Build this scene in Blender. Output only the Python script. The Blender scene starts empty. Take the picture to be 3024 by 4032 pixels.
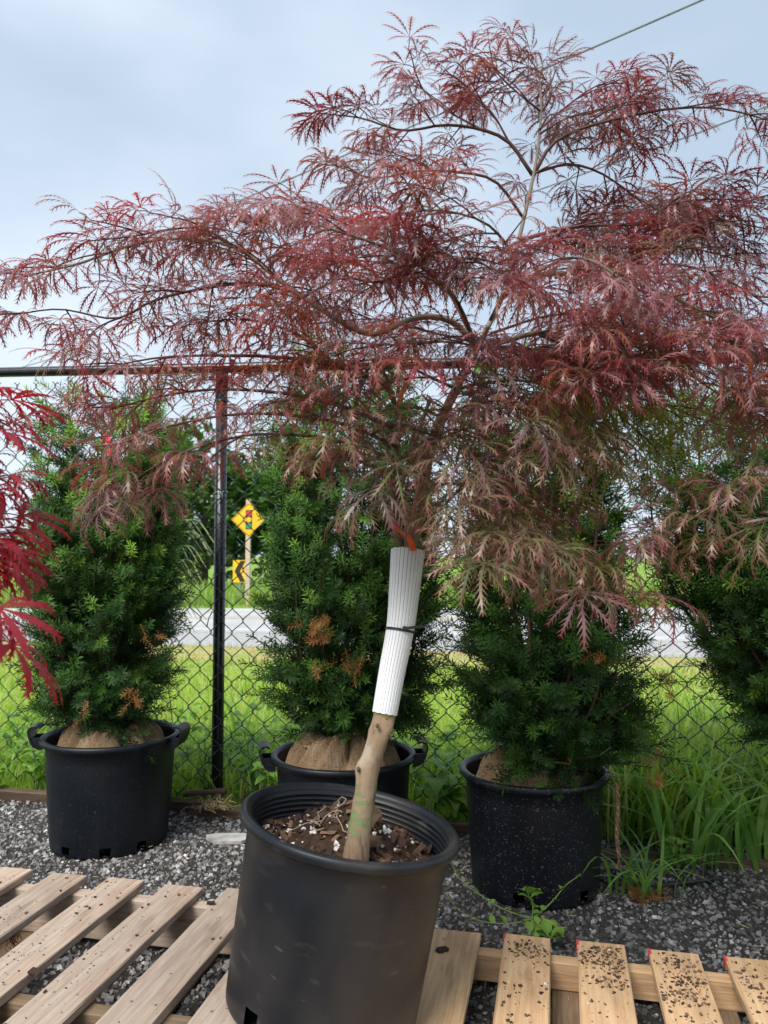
import bpy, math, random
import numpy as np

# ------------------------------------------------------------------ camera, sky, sun, exposure
SC = bpy.context.scene
COL = SC.collection
CAM_H, PITCH, FPX = 1.03, math.radians(3.3), 3029.0
cam_d = bpy.data.cameras.new("camera")
cam = bpy.data.objects.new("camera", cam_d)
COL.objects.link(cam)
cam.location = (0, 0, CAM_H)
cam.rotation_euler = (math.radians(90) + PITCH, 0, 0)
cam_d.sensor_fit = 'VERTICAL'
cam_d.sensor_height = 36.0
cam_d.sensor_width = 27.0
cam_d.lens = FPX / 4032 * 36.0
cam_d.clip_start, cam_d.clip_end = 0.05, 3000
cam_d.dof.use_dof = True
cam_d.dof.focus_distance = 1.75
cam_d.dof.aperture_fstop = 7.0
SC.camera = cam

SUN_EL, SUN_AZ = math.radians(50), math.radians(215)      # azimuth clockwise from +Y
world = bpy.data.worlds.new("World")
SC.world = world
world.use_nodes = True
wn, wl = world.node_tree.nodes, world.node_tree.links
wn.clear()
w_out = wn.new("ShaderNodeOutputWorld")
w_bg = wn.new("ShaderNodeBackground")
w_bg.inputs["Strength"].default_value = 0.13
w_sky = wn.new("ShaderNodeTexSky")
w_sky.sky_type = 'NISHITA'
w_sky.sun_disc = False
w_sky.sun_elevation = SUN_EL
w_sky.sun_rotation = SUN_AZ
w_sky.air_density = 1.0
w_sky.dust_density = 2.0
w_tc = wn.new("ShaderNodeTexCoord")
w_map = wn.new("ShaderNodeMapping")
w_map.inputs["Scale"].default_value = (1.0, 1.0, 2.2)
w_map.inputs["Location"].default_value = (0.35, 0.1, 0.25)
w_noise = wn.new("ShaderNodeTexNoise")
w_noise.inputs["Scale"].default_value = 1.7
w_noise.inputs["Detail"].default_value = 5
w_noise.inputs["Roughness"].default_value = 0.42
w_ramp = wn.new("ShaderNodeValToRGB")
w_ramp.color_ramp.interpolation = 'EASE'
w_ramp.color_ramp.elements[0].position = 0.36
w_ramp.color_ramp.elements[0].color = (0.245, 0.302, 0.370, 1)
w_ramp.color_ramp.elements[1].position = 0.66
w_ramp.color_ramp.elements[1].color = (0.385, 0.435, 0.490, 1)
w_sc = wn.new("ShaderNodeVectorMath")
w_sc.operation = 'SCALE'
w_sc.inputs["Scale"].default_value = 8.6
w_mix = wn.new("ShaderNodeMixRGB")
w_mix.inputs["Fac"].default_value = 0.93
wl.new(w_tc.outputs["Generated"], w_map.inputs["Vector"])
wl.new(w_map.outputs["Vector"], w_noise.inputs["Vector"])
wl.new(w_noise.outputs["Fac"], w_ramp.inputs["Fac"])
w_sep = wn.new("ShaderNodeSeparateXYZ")
w_hr = wn.new("ShaderNodeMapRange")
w_hr.interpolation_type = 'SMOOTHSTEP'
w_hr.inputs["From Min"].default_value = 0.50
w_hr.inputs["From Max"].default_value = -0.05
w_hr.inputs["To Min"].default_value = 0.0
w_hr.inputs["To Max"].default_value = 0.6
w_hm = wn.new("ShaderNodeMixRGB")
w_hm.inputs["Color2"].default_value = (0.385, 0.44, 0.505, 1)
wl.new(w_tc.outputs["Generated"], w_sep.inputs[0])
wl.new(w_sep.outputs["Z"], w_hr.inputs["Value"])
wl.new(w_hr.outputs["Result"], w_hm.inputs["Fac"])
wl.new(w_ramp.outputs["Color"], w_hm.inputs["Color1"])
wl.new(w_hm.outputs["Color"], w_sc.inputs[0])
wl.new(w_sky.outputs["Color"], w_mix.inputs["Color1"])
wl.new(w_sc.outputs["Vector"], w_mix.inputs["Color2"])
wl.new(w_mix.outputs["Color"], w_bg.inputs["Color"])
wl.new(w_bg.outputs["Background"], w_out.inputs["Surface"])

sun_d = bpy.data.lights.new("sun", 'SUN')
sun_d.energy = 2.4
sun_d.angle = math.radians(32)
sun_d.color = (1.0, 0.96, 0.90)
sun = bpy.data.objects.new("sun", sun_d)
COL.objects.link(sun)
sun.rotation_euler = (math.radians(90) - SUN_EL, 0, math.pi - SUN_AZ)

SC.view_settings.view_transform = 'Standard'
SC.view_settings.look = 'None'
SC.view_settings.exposure = 1.0
SC.view_settings.gamma = 1.0
SC.view_settings.use_curve_mapping = False
SC.cycles.use_adaptive_sampling = True
SC.cycles.adaptive_threshold = 0.02
SC.cycles.max_bounces = 5
SC.cycles.diffuse_bounces = 3
SC.cycles.glossy_bounces = 2
SC.cycles.transmission_bounces = 3

# ------------------------------------------------------------------ helpers
S = 3024 / 1659.0
_fw = np.array([0, math.cos(PITCH), math.sin(PITCH)])
_up = np.array([0, -math.sin(PITCH), math.cos(PITCH)])


def at(x, y, d):
    """survey helper: a sighted direction (measured on a 1659-wide print) at forward distance d -> world point"""
    r = _fw + np.array([1, 0, 0]) * ((x * S - 1512) / FPX) + _up * ((2016 - y * S) / FPX)
    return np.array([0, 0, CAM_H]) + r * (d / r[1])


A = math.radians(-11.0)                       # the fence, road and pallets all run at this angle
U = np.array([math.cos(A), math.sin(A), 0])
N = np.array([-math.sin(A), math.cos(A), 0])
O = np.array([-0.692, 3.25, 0.0])             # foot of the fence post


def site(u, v, z=0.0):
    return O + U * u + N * v + np.array([0, 0, z])


def tag(o, label=None, cat=None, group=None, kind=None):
    if label: o["label"] = label
    if cat: o["category"] = cat
    if group: o["group"] = group
    if kind: o["kind"] = kind
    return o


def empty(name, loc, label, cat, group=None, rot=(0, 0, 0)):
    o = bpy.data.objects.new(name, None)
    o.empty_display_size = 0.05
    o.location = loc
    o.rotation_euler = rot
    COL.objects.link(o)
    return tag(o, label, cat, group)


class MB:
    def __init__(self):
        self.V, self.F, self.C, self.n = [], [], [], 0

    def add(self, V, F, c=None):
        V = np.asarray(V, dtype=np.float64).reshape(-1, 3)
        F = np.asarray(F, dtype=np.int64)
        self.V.append(V)
        self.F.append(F + self.n)
        if c is None: c = (1, 1, 1)
        c = np.asarray(c, dtype=np.float64)
        if c.ndim == 1: c = np.tile(c, (len(V), 1))
        self.C.append(c)
        self.n += len(V)
        return self

    def mesh(self, name, mat, smooth=False):
        me = bpy.data.meshes.new(name)
        V = np.concatenate(self.V).astype(np.float32)
        loops, starts, tot = [], [], 0
        for f in self.F:
            k = f.shape[1]
            loops.append(f.ravel())
            starts.append(tot + np.arange(len(f)) * k)
            tot += f.size
        loops = np.concatenate(loops).astype(np.int32)
        starts = np.concatenate(starts).astype(np.int32)
        me.vertices.add(len(V))
        me.vertices.foreach_set("co", V.ravel())
        me.loops.add(len(loops))
        me.loops.foreach_set("vertex_index", loops)
        me.polygons.add(len(starts))
        me.polygons.foreach_set("loop_start", starts)
        me.update(calc_edges=True)
        me.polygons.foreach_set("use_smooth", np.full(len(starts), smooth, dtype=bool))
        a = me.attributes.new("col", 'FLOAT_COLOR', 'POINT')
        Cc = np.concatenate(self.C)
        a.data.foreach_set("color", np.hstack([Cc, np.ones((len(Cc), 1))]).astype(np.float32).ravel())
        if mat: me.materials.append(mat)
        me.validate()
        return me

    def build(self, name, mat, parent=None, smooth=False, loc=None, rot=None):
        o = bpy.data.objects.new(name, self.mesh(name, mat, smooth))
        COL.objects.link(o)
        if parent: o.parent = parent
        if loc is not None: o.location = loc
        if rot is not None: o.rotation_euler = rot
        return o


def inst(name, me, parent=None, loc=(0, 0, 0), rot=(0, 0, 0), scale=(1, 1, 1)):
    o = bpy.data.objects.new(name, me)
    COL.objects.link(o)
    if parent: o.parent = parent
    o.location, o.rotation_euler, o.scale = loc, rot, scale
    return o


def frames(P):
    P = np.asarray(P, float)
    T = np.gradient(P, axis=0)
    T /= np.linalg.norm(T, axis=1)[:, None] + 1e-12
    ref = np.array([0, 0, 1.0])
    if abs(T[0] @ ref) > 0.9: ref = np.array([1.0, 0, 0])
    n = np.cross(T[0], ref); n /= np.linalg.norm(n)
    out = []
    for t in T:
        n = n - t * (n @ t); n /= np.linalg.norm(n) + 1e-12
        out.append((t, n, np.cross(t, n)))
    return out


def tube(P, R, sides=6, caps=True):
    P = np.asarray(P, float)
    R = np.broadcast_to(np.asarray(R, float), (len(P),))
    fr = frames(P)
    ang = np.linspace(0, 2 * math.pi, sides, endpoint=False)
    V = np.concatenate([p + r * (np.cos(ang)[:, None] * n + np.sin(ang)[:, None] * b)
                        for p, r, (t, n, b) in zip(P, R, fr)])
    F = []
    for i in range(len(P) - 1):
        for k in range(sides):
            a, b2 = i * sides + k, i * sides + (k + 1) % sides
            F.append((a, b2, b2 + sides)); F.append((a, b2 + sides, a + sides))
    if caps:
        for k in range(1, sides - 1):
            F.append((0, k + 1, k))
            e = (len(P) - 1) * sides
            F.append((e, e + k, e + k + 1))
    return V, np.array(F)


def smooth_path(P, n):
    """Catmull-Rom resample of a polyline to n points"""
    P = np.asarray(P, float)
    if len(P) < 3:
        t = np.linspace(0, 1, n)[:, None]
        return P[0] * (1 - t) + P[-1] * t
    Q = np.vstack([2 * P[0] - P[1], P, 2 * P[-1] - P[-2]])
    seg = np.linalg.norm(np.diff(P, axis=0), axis=1)
    cum = np.concatenate([[0], np.cumsum(seg)])
    out = []
    for s in np.linspace(0, cum[-1], n):
        i = min(int(np.searchsorted(cum, s, side='right')) - 1, len(P) - 2)
        t = (s - cum[i]) / max(seg[i], 1e-9)
        p0, p1, p2, p3 = Q[i], Q[i + 1], Q[i + 2], Q[i + 3]
        out.append(0.5 * ((2 * p1) + (-p0 + p2) * t + (2 * p0 - 5 * p1 + 4 * p2 - p3) * t * t
                          + (-p0 + 3 * p1 - 3 * p2 + p3) * t ** 3))
    return np.array(out)


def lathe(prof, seg=64, skip=None):
    prof = np.asarray(prof, float)
    ang = np.linspace(0, 2 * math.pi, seg, endpoint=False)
    V = np.concatenate([np.stack([r * np.cos(ang), r * np.sin(ang), np.full(seg, z)], 1) for r, z in prof])
    F = []
    for i in range(len(prof) - 1):
        for k in range(seg):
            if skip and skip(i, k): continue
            a, b = i * seg + k, i * seg + (k + 1) % seg
            F.append((a, b, b + seg, a + seg))
    return V, np.array(F)


def box(c, s):
    c, s = np.asarray(c, float), np.asarray(s, float) / 2
    V = np.array([[x, y, z] for x in (-1, 1) for y in (-1, 1) for z in (-1, 1)]) * s + c
    F = [(0, 1, 3, 2), (4, 6, 7, 5), (0, 4, 5, 1), (2, 3, 7, 6), (0, 2, 6, 4), (1, 5, 7, 3)]
    return V, np.array(F)


def rotz(a):
    c, s = math.cos(a), math.sin(a)
    return np.array([[c, -s, 0], [s, c, 0], [0, 0, 1.0]])


def roty(a):
    c, s = math.cos(a), math.sin(a)
    return np.array([[c, 0, s], [0, 1, 0], [-s, 0, c]])


def rotx(a):
    c, s = math.cos(a), math.sin(a)
    return np.array([[1, 0, 0], [0, c, -s], [0, s, c]])


def batch(mb, V, F, Rm, T, sc, C):
    """add M transformed copies of (V,F); Rm Mx3x3, T Mx3, sc M, C Mx(len V)x3 or Mx3"""
    M = len(T)
    W = np.einsum('mij,vj->mvi', Rm, V) * sc[:, None, None] + T[:, None, :]
    FF = (F[None] + (np.arange(M) * len(V))[:, None, None]).reshape(-1, F.shape[1])
    C = np.asarray(C, float)
    if C.ndim == 2: C = np.repeat(C[:, None, :], len(V), 1)
    mb.add(W.reshape(-1, 3), FF, C.reshape(-1, 3))


# ------------------------------------------------------------------ materials
def mat(name, base=(0.5, 0.5, 0.5), rough=0.6, spec=0.5, use_col=False, metallic=0.0):
    m = bpy.data.materials.new(name)
    m.use_nodes = True
    nt = m.node_tree
    b = nt.nodes["Principled BSDF"]
    b.inputs["Base Color"].default_value = (*base, 1)
    b.inputs["Roughness"].default_value = rough
    b.inputs["Specular IOR Level"].default_value = spec
    b.inputs["Metallic"].default_value = metallic
    if use_col:
        a = nt.nodes.new("ShaderNodeAttribute"); a.attribute_name = "col"
        nt.links.new(a.outputs["Color"], b.inputs["Base Color"])
    return m


def nnode(m, t, **kw):
    n = m.node_tree.nodes.new(t)
    for k, v in kw.items():
        if k in n.inputs: n.inputs[k].default_value = v
        else: setattr(n, k, v)
    return n


def noise_mix(m, c1, c2, scale=10, lo=0.4, hi=0.6, detail=4, vec_scale=(1, 1, 1), bump=0.0, bump_scale=None,
              coords="Object", rough=None):
    nt = m.node_tree; L = nt.links; b = nt.nodes["Principled BSDF"]
    tc = nnode(m, "ShaderNodeTexCoord")
    mp = nnode(m, "ShaderNodeMapping"); mp.inputs["Scale"].default_value = vec_scale
    nz = nnode(m, "ShaderNodeTexNoise"); nz.inputs["Scale"].default_value = scale; nz.inputs["Detail"].default_value = detail
    rp = nnode(m, "ShaderNodeValToRGB")
    rp.color_ramp.elements[0].position, rp.color_ramp.elements[1].position = lo, hi
    rp.color_ramp.elements[0].color, rp.color_ramp.elements[1].color = (*c1, 1), (*c2, 1)
    L.new(tc.outputs[coords], mp.inputs["Vector"]); L.new(mp.outputs["Vector"], nz.inputs["Vector"])
    L.new(nz.outputs["Fac"], rp.inputs["Fac"]); L.new(rp.outputs["Color"], b.inputs["Base Color"])
    if bump:
        nb = nnode(m, "ShaderNodeTexNoise"); nb.inputs["Scale"].default_value = bump_scale or scale * 3
        nb.inputs["Detail"].default_value = 5
        L.new(mp.outputs["Vector"], nb.inputs["Vector"])
        bp = nnode(m, "ShaderNodeBump"); bp.inputs["Strength"].default_value = bump; bp.inputs["Distance"].default_value = 0.004
        L.new(nb.outputs["Fac"], bp.inputs["Height"]); L.new(bp.outputs["Normal"], b.inputs["Normal"])
    if rough:
        r2 = nnode(m, "ShaderNodeMapRange"); r2.inputs["To Min"].default_value, r2.inputs["To Max"].default_value = rough
        L.new(nz.outputs["Fac"], r2.inputs["Value"]); L.new(r2.outputs["Result"], b.inputs["Roughness"])
    return rp


def overlay(m, color, scale, lo, hi, detail=4, vec_scale=(1, 1, 1), coords="Object", fac=1.0):
    """lay a noise-shaped stain of `color` over the present base colour"""
    nt = m.node_tree; L = nt.links; b = nt.nodes["Principled BSDF"]
    src = b.inputs["Base Color"].links[0].from_socket if b.inputs["Base Color"].links else None
    tc = nnode(m, "ShaderNodeTexCoord")
    mp = nnode(m, "ShaderNodeMapping"); mp.inputs["Scale"].default_value = vec_scale
    nz = nnode(m, "ShaderNodeTexNoise"); nz.inputs["Scale"].default_value = scale; nz.inputs["Detail"].default_value = detail
    mr = nnode(m, "ShaderNodeMapRange"); mr.inputs["From Min"].default_value = lo; mr.inputs["From Max"].default_value = hi
    mr.inputs["To Max"].default_value = fac
    mx = nnode(m, "ShaderNodeMixRGB"); mx.inputs["Color2"].default_value = (*color, 1)
    L.new(tc.outputs[coords], mp.inputs["Vector"]); L.new(mp.outputs["Vector"], nz.inputs["Vector"])
    L.new(nz.outputs["Fac"], mr.inputs["Value"]); L.new(mr.outputs["Result"], mx.inputs["Fac"])
    if src: L.new(src, mx.inputs["Color1"])
    else: mx.inputs["Color1"].default_value = b.inputs["Base Color"].default_value
    L.new(mx.outputs["Color"], b.inputs["Base Color"])
    return mx


def leaf_mat(name, trans=0.4, boost=(1.5, 1.2, 1.0), rough=0.45, spec=0.45):
    m = mat(name, rough=rough, spec=spec, use_col=True)
    nt = m.node_tree; L = nt.links
    b = nt.nodes["Principled BSDF"]; out = nt.nodes["Material Output"]
    a = [n for n in nt.nodes if n.type == 'ATTRIBUTE'][0]
    mul = nnode(m, "ShaderNodeMixRGB", blend_type='MULTIPLY'); mul.inputs["Fac"].default_value = 1
    mul.inputs["Color2"].default_value = (*boost, 1)
    L.new(a.outputs["Color"], mul.inputs["Color1"])
    tr = nnode(m, "ShaderNodeBsdfTranslucent")
    L.new(mul.outputs["Color"], tr.inputs["Color"])
    mx = nnode(m, "ShaderNodeMixShader"); mx.inputs["Fac"].default_value = trans
    L.new(b.outputs["BSDF"], mx.inputs[1]); L.new(tr.outputs["BSDF"], mx.inputs[2])
    L.new(mx.outputs["Shader"], out.inputs["Surface"])
    return m


M = {}
M['maple_leaf'] = leaf_mat("maple_leaf", 0.42, (1.7, 1.1, 1.0), 0.36, 0.75)
M['grass'] = leaf_mat("grass_blade", 0.5, (1.4, 1.35, 0.8), 0.42, 0.4)
M['needle'] = leaf_mat("yew_needle", 0.15, (1.3, 1.5, 0.6), 0.5, 0.18)
M['weed'] = leaf_mat("weed_leaf", 0.38, (1.3, 1.4, 0.7), 0.45, 0.4)
M['tree_leaf'] = leaf_mat("tree_leaf", 0.35, (1.3, 1.4, 0.7), 0.5, 0.3)
M['col'] = mat("coloured_matter", rough=0.85, spec=0.25, use_col=True)
M['stone'] = mat("gravel_stone", rough=0.8, spec=0.3, use_col=True)
M['twig'] = mat("maple_twig", rough=0.6, spec=0.3, use_col=True)

m = M['yard'] = mat("gravel_yard", rough=0.9, spec=0.2)
noise_mix(m, (0.022, 0.021, 0.020), (0.085, 0.08, 0.075), scale=90, lo=0.35, hi=0.7, bump=1.0, bump_scale=160)
overlay(m, (0.03, 0.026, 0.022), 2.2, 0.45, 0.65)
m = M['soil'] = mat("verge_soil", rough=0.95, spec=0.1)
noise_mix(m, (0.17, 0.25, 0.05), (0.30, 0.40, 0.08), scale=9, lo=0.35, hi=0.65, detail=8, bump=0.25, bump_scale=60)
m = M['dry'] = mat("dry_mown_grass", rough=0.95, spec=0.1)
noise_mix(m, (0.42, 0.34, 0.16), (0.25, 0.33, 0.08), scale=3, lo=0.42, hi=0.62, detail=9, bump=0.15, bump_scale=40)
m = M['field'] = mat("far_field", rough=0.95, spec=0.1)
noise_mix(m, (0.17, 0.28, 0.05), (0.25, 0.36, 0.075), scale=0.35, lo=0.4, hi=0.6, detail=8)
m = M['road'] = mat("asphalt_road", rough=0.85, spec=0.3)
noise_mix(m, (0.40, 0.40, 0.40), (0.50, 0.50, 0.50), scale=1.1, lo=0.35, hi=0.65, detail=9)
m = M['shoulder'] = mat("gravel_shoulder", rough=0.9, spec=0.2)
noise_mix(m, (0.26, 0.255, 0.25), (0.50, 0.49, 0.48), scale=22, lo=0.3, hi=0.7, detail=9, bump=0.12, bump_scale=30)
M['line_yellow'] = mat("yellow_road_paint", (0.62, 0.42, 0.10), 0.8)
M['line_white'] = mat("white_road_paint", (0.62, 0.62, 0.62), 0.8)


def plastic(name, base, dust, speck=None, dust_lo=0.42, dust_hi=0.75, rough=(0.3, 0.55), fac=0.8):
    m = mat(name, base, 0.4, 0.38)
    noise_mix(m, base, tuple(c * 1.25 for c in base), scale=6, bump=0.04, bump_scale=300, rough=rough)
    overlay(m, dust, 4.2, dust_lo, dust_hi, detail=5, vec_scale=(1, 1, 0.6), fac=fac)
    overlay(m, tuple(c * 2.0 for c in dust), 17, 0.60, 0.74, detail=9, vec_scale=(0.6, 0.6, 1.8), fac=0.5)
    overlay(m, tuple(c * 3.5 for c in dust), 60, 0.70, 0.75, detail=2, vec_scale=(0.35, 0.35, 1.0), fac=0.35)
    if speck:
        overlay(m, speck, 170, 0.675, 0.70, detail=1, vec_scale=(0.9, 0.9, 1.5), fac=0.5)
    return m


M['pot_main'] = plastic("worn_black_plastic", (0.007, 0.0085, 0.0125), (0.038, 0.035, 0.032), None, 0.42, 0.62)
M['pot_blue'] = plastic("black_pot_plastic", (0.0035, 0.0055, 0.0085), (0.009, 0.010, 0.011), (0.07, 0.07, 0.07), 0.5, 0.8)
M['pot_speck'] = plastic("speckled_pot_plastic", (0.0035, 0.005, 0.008), (0.009, 0.009, 0.010), (0.25, 0.25, 0.25), 0.5, 0.8)

M['fence'] = mat("black_coated_steel", (0.008, 0.009, 0.010), 0.22, 0.55)
noise_mix(M['fence'], (0.008, 0.009, 0.011), (0.014, 0.015, 0.016), scale=30, rough=(0.16, 0.32))
M['wire'] = mat("coated_fence_wire", (0.018, 0.028, 0.028), 0.3, 0.6)
noise_mix(M['wire'], (0.014, 0.024, 0.024), (0.03, 0.042, 0.042), scale=40)
M['tie'] = mat("galvanised_tie_wire", (0.45, 0.46, 0.47), 0.35, 0.5, metallic=0.7)
noise_mix(M['tie'], (0.4, 0.41, 0.42), (0.55, 0.56, 0.57), scale=60)


def wood(name, c_lo, c_hi, dirt, grain=(2.2, 34, 34), dirt_lo=0.55, red=False, dfac=0.55):
    m = mat(name, c_lo, 0.78, 0.25)
    rp = noise_mix(m, c_lo, c_hi, scale=2.6, lo=0.30, hi=0.72, detail=8, vec_scale=grain, bump=0.35, bump_scale=5)
    nt = m.node_tree; L = nt.links
    oi = nnode(m, "ShaderNodeObjectInfo")
    mpn = [n for n in nt.nodes if n.type == 'MAPPING'][0]
    cb = nnode(m, "ShaderNodeCombineXYZ")
    ml = nnode(m, "ShaderNodeMath", operation='MULTIPLY'); ml.inputs[1].default_value = 37.0
    L.new(oi.outputs["Random"], ml.inputs[0])
    for k in range(3): L.new(ml.outputs[0], cb.inputs[k])
    L.new(cb.outputs[0], mpn.inputs["Location"])
    overlay(m, dirt, 5.5, dirt_lo, dirt_lo + 0.2, detail=6, vec_scale=(0.6, 1.4, 1.4), fac=dfac)
    overlay(m, tuple(c * 0.6 for c in dirt), 14, 0.60, 0.74, detail=9, vec_scale=(0.35, 1.6, 1.6), fac=0.5)
    overlay(m, tuple(min(1, c * 2.6) for c in dirt), 3.0, 0.5, 0.8, detail=8, vec_scale=(0.8, 5, 5), fac=0.35)
    overlay(m, tuple(c * 0.55 for c in c_lo), 2.0, 0.52, 0.72, detail=7, vec_scale=(1.6, 85, 85), fac=0.45)
    overlay(m, tuple(min(1, c * 1.18) for c in c_hi), 40, 0.52, 0.72, detail=8, vec_scale=(0.25, 3, 3), fac=0.4)
    hs = nnode(m, "ShaderNodeHueSaturation")
    b = nt.nodes["Principled BSDF"]
    src = b.inputs["Base Color"].links[0].from_socket
    mr = nnode(m, "ShaderNodeMapRange"); mr.inputs["To Min"].default_value, mr.inputs["To Max"].default_value = 0.86, 1.12
    L.new(oi.outputs["Random"], mr.inputs["Value"]); L.new(mr.outputs["Result"], hs.inputs["Value"])
    L.new(src, hs.inputs["Color"]); L.new(hs.outputs["Color"], b.inputs["Base Color"])
    return m


M['wood_grey'] = wood("weathered_pallet_wood", (0.375, 0.285, 0.215), (0.53, 0.435, 0.355), (0.25, 0.16, 0.105))
M['wood_new'] = wood("fresh_pallet_wood", (0.49, 0.30, 0.155), (0.61, 0.42, 0.245), (0.27, 0.165, 0.085), dirt_lo=0.52)
M['wood_dark'] = wood("dark_pallet_wood", (0.18, 0.12, 0.075), (0.30, 0.21, 0.13), (0.10, 0.065, 0.04))  # darker brown wood for the bottom boards and middle stringers
M['wood_edge'] = wood("rotten_edging_wood", (0.07, 0.045, 0.03), (0.15, 0.10, 0.07), (0.05, 0.035, 0.025))
M['wood_post'] = wood("sign_post_wood", (0.42, 0.33, 0.24), (0.55, 0.45, 0.35), (0.35, 0.27, 0.2))
M['red_paint'] = mat("red_end_paint", (0.55, 0.05, 0.05), 0.8)
noise_mix(M['red_paint'], (0.42, 0.035, 0.04), (0.62, 0.10, 0.09), scale=60)

m = M['bark'] = mat("maple_trunk_bark", rough=0.8, spec=0.25)
noise_mix(m, (0.20, 0.135, 0.085), (0.32, 0.23, 0.15), scale=7, lo=0.3, hi=0.7, detail=8, vec_scale=(3, 3, 0.8), bump=0.5, bump_scale=40)
overlay(m, (0.11, 0.075, 0.05), 70, 0.54, 0.64, detail=6, vec_scale=(1, 1, 0.22), fac=0.7)
overlay(m, (0.42, 0.36, 0.29), 22, 0.58, 0.68, detail=8, vec_scale=(1, 1, 0.6), fac=0.5)
# green algae where the bark has not flaked, between two heights on the stem
nt = m.node_tree; b = nt.nodes["Principled BSDF"]
src = b.inputs["Base Color"].links[0].from_socket
tc = nnode(m, "ShaderNodeTexCoord"); sx = nnode(m, "ShaderNodeSeparateXYZ")
nt.links.new(tc.outputs["Object"], sx.inputs[0])
r1 = nnode(m, "ShaderNodeMapRange"); r1.inputs["From Min"].default_value, r1.inputs["From Max"].default_value = 0.508, 0.514
r2 = nnode(m, "ShaderNodeMapRange"); r2.inputs["From Min"].default_value, r2.inputs["From Max"].default_value = 0.602, 0.596
nz = nnode(m, "ShaderNodeTexNoise"); nz.inputs["Scale"].default_value = 38; nz.inputs["Detail"].default_value = 9
mpz = nnode(m, "ShaderNodeMapping"); mpz.inputs["Scale"].default_value = (1.0, 1.0, 3.2)
nt.links.new(tc.outputs["Object"], mpz.inputs["Vector"]); nt.links.new(mpz.outputs["Vector"], nz.inputs["Vector"])
r3 = nnode(m, "ShaderNodeMapRange"); r3.inputs["From Min"].default_value, r3.inputs["From Max"].default_value = 0.48, 0.54
nt.links.new(sx.outputs["Z"], r1.inputs["Value"]); nt.links.new(sx.outputs["Z"], r2.inputs["Value"]); nt.links.new(nz.outputs["Fac"], r3.inputs["Value"])
q1 = nnode(m, "ShaderNodeMath", operation='MULTIPLY'); q2 = nnode(m, "ShaderNodeMath", operation='MULTIPLY')
nt.links.new(r1.outputs["Result"], q1.inputs[0]); nt.links.new(r2.outputs["Result"], q1.inputs[1])
nt.links.new(q1.outputs[0], q2.inputs[0]); nt.links.new(r3.outputs["Result"], q2.inputs[1])
mx = nnode(m, "ShaderNodeMixRGB"); mx.inputs["Color2"].default_value = (0.16, 0.20, 0.085, 1)
nt.links.new(q2.outputs[0], mx.inputs["Fac"]); nt.links.new(src, mx.inputs["Color1"]); nt.links.new(mx.outputs["Color"], b.inputs["Base Color"])

m = M['burlap'] = mat("burlap", rough=0.95, spec=0.1)
noise_mix(m, (0.33, 0.215, 0.12), (0.50, 0.36, 0.22), scale=12, lo=0.3, hi=0.7, detail=8)
nt = m.node_tree; b = nt.nodes["Principled BSDF"]
tc = nnode(m, "ShaderNodeTexCoord")
w1 = nnode(m, "ShaderNodeTexWave", bands_direction='Z'); w1.inputs["Scale"].default_value = 75; w1.inputs["Distortion"].default_value = 1.5
w2 = nnode(m, "ShaderNodeTexWave", bands_direction='X'); w2.inputs["Scale"].default_value = 75; w2.inputs["Distortion"].default_value = 1.5
ad = nnode(m, "ShaderNodeMath", operation='ADD')
nt.links.new(tc.outputs["Object"], w1.inputs["Vector"]); nt.links.new(tc.outputs["Object"], w2.inputs["Vector"])
nt.links.new(w1.outputs["Fac"], ad.inputs[0]); nt.links.new(w2.outputs["Fac"], ad.inputs[1])
bp = nnode(m, "ShaderNodeBump"); bp.inputs["Strength"].default_value = 1.0; bp.inputs["Distance"].default_value = 0.003
nt.links.new(ad.outputs[0], bp.inputs["Height"]); nt.links.new(bp.outputs["Normal"], b.inputs["Normal"])
overlay(m, (0.12, 0.075, 0.04), 90, 0.58, 0.66, detail=3, fac=0.5)

M['rope'] = mat("jute_rope", (0.25, 0.155, 0.085), 0.95, 0.1)
noise_mix(M['rope'], (0.18, 0.11, 0.06), (0.34, 0.23, 0.13), scale=120, bump=0.6, bump_scale=200)
M['guard'] = mat("white_corrugated_plastic", rough=0.42, spec=0.4, use_col=True)
overlay(M['guard'], (0.55, 0.50, 0.42), 34, 0.56, 0.75, detail=6, fac=0.35)
M['tie_black'] = mat("black_nylon", (0.02, 0.021, 0.023), 0.4, 0.5)
noise_mix(M['tie_black'], (0.016, 0.017, 0.019), (0.03, 0.031, 0.033), scale=80)
M['orange_tape'] = leaf_mat("orange_flagging_tape", 0.4, (1.1, 1.0, 1.0), 0.4, 0.4)
m = M['mix'] = mat("potting_soil", rough=0.95, spec=0.15)
noise_mix(m, (0.028, 0.017, 0.011), (0.085, 0.05, 0.032), scale=70, lo=0.35, hi=0.7, bump=1.0, bump_scale=120)
M['chip'] = mat("bark_chip", rough=0.85, spec=0.25, use_col=True)
M['sign_y'] = mat("yellow_sign_sheeting", (0.80, 0.46, 0.01), 0.45)
noise_mix(M['sign_y'], (0.76, 0.43, 0.01), (0.83, 0.48, 0.012), scale=4)
M['sign_k'] = mat("black_sign_print", (0.015, 0.015, 0.016), 0.5)
noise_mix(M['sign_k'], (0.013, 0.013, 0.014), (0.02, 0.02, 0.02), scale=5)
M['sign_r'] = mat("red_sign_print", (0.6, 0.03, 0.05), 0.5)
noise_mix(M['sign_r'], (0.55, 0.025, 0.045), (0.65, 0.04, 0.06), scale=5)
M['sign_g'] = mat("green_sign_print", (0.02, 0.25, 0.13), 0.5)
noise_mix(M['sign_g'], (0.018, 0.23, 0.12), (0.025, 0.28, 0.15), scale=5)
M['steel'] = mat("grey_post_steel", (0.25, 0.28, 0.28), 0.5, 0.5, metallic=0.5)
noise_mix(M['steel'], (0.22, 0.25, 0.25), (0.30, 0.33, 0.33), scale=12)
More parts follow.
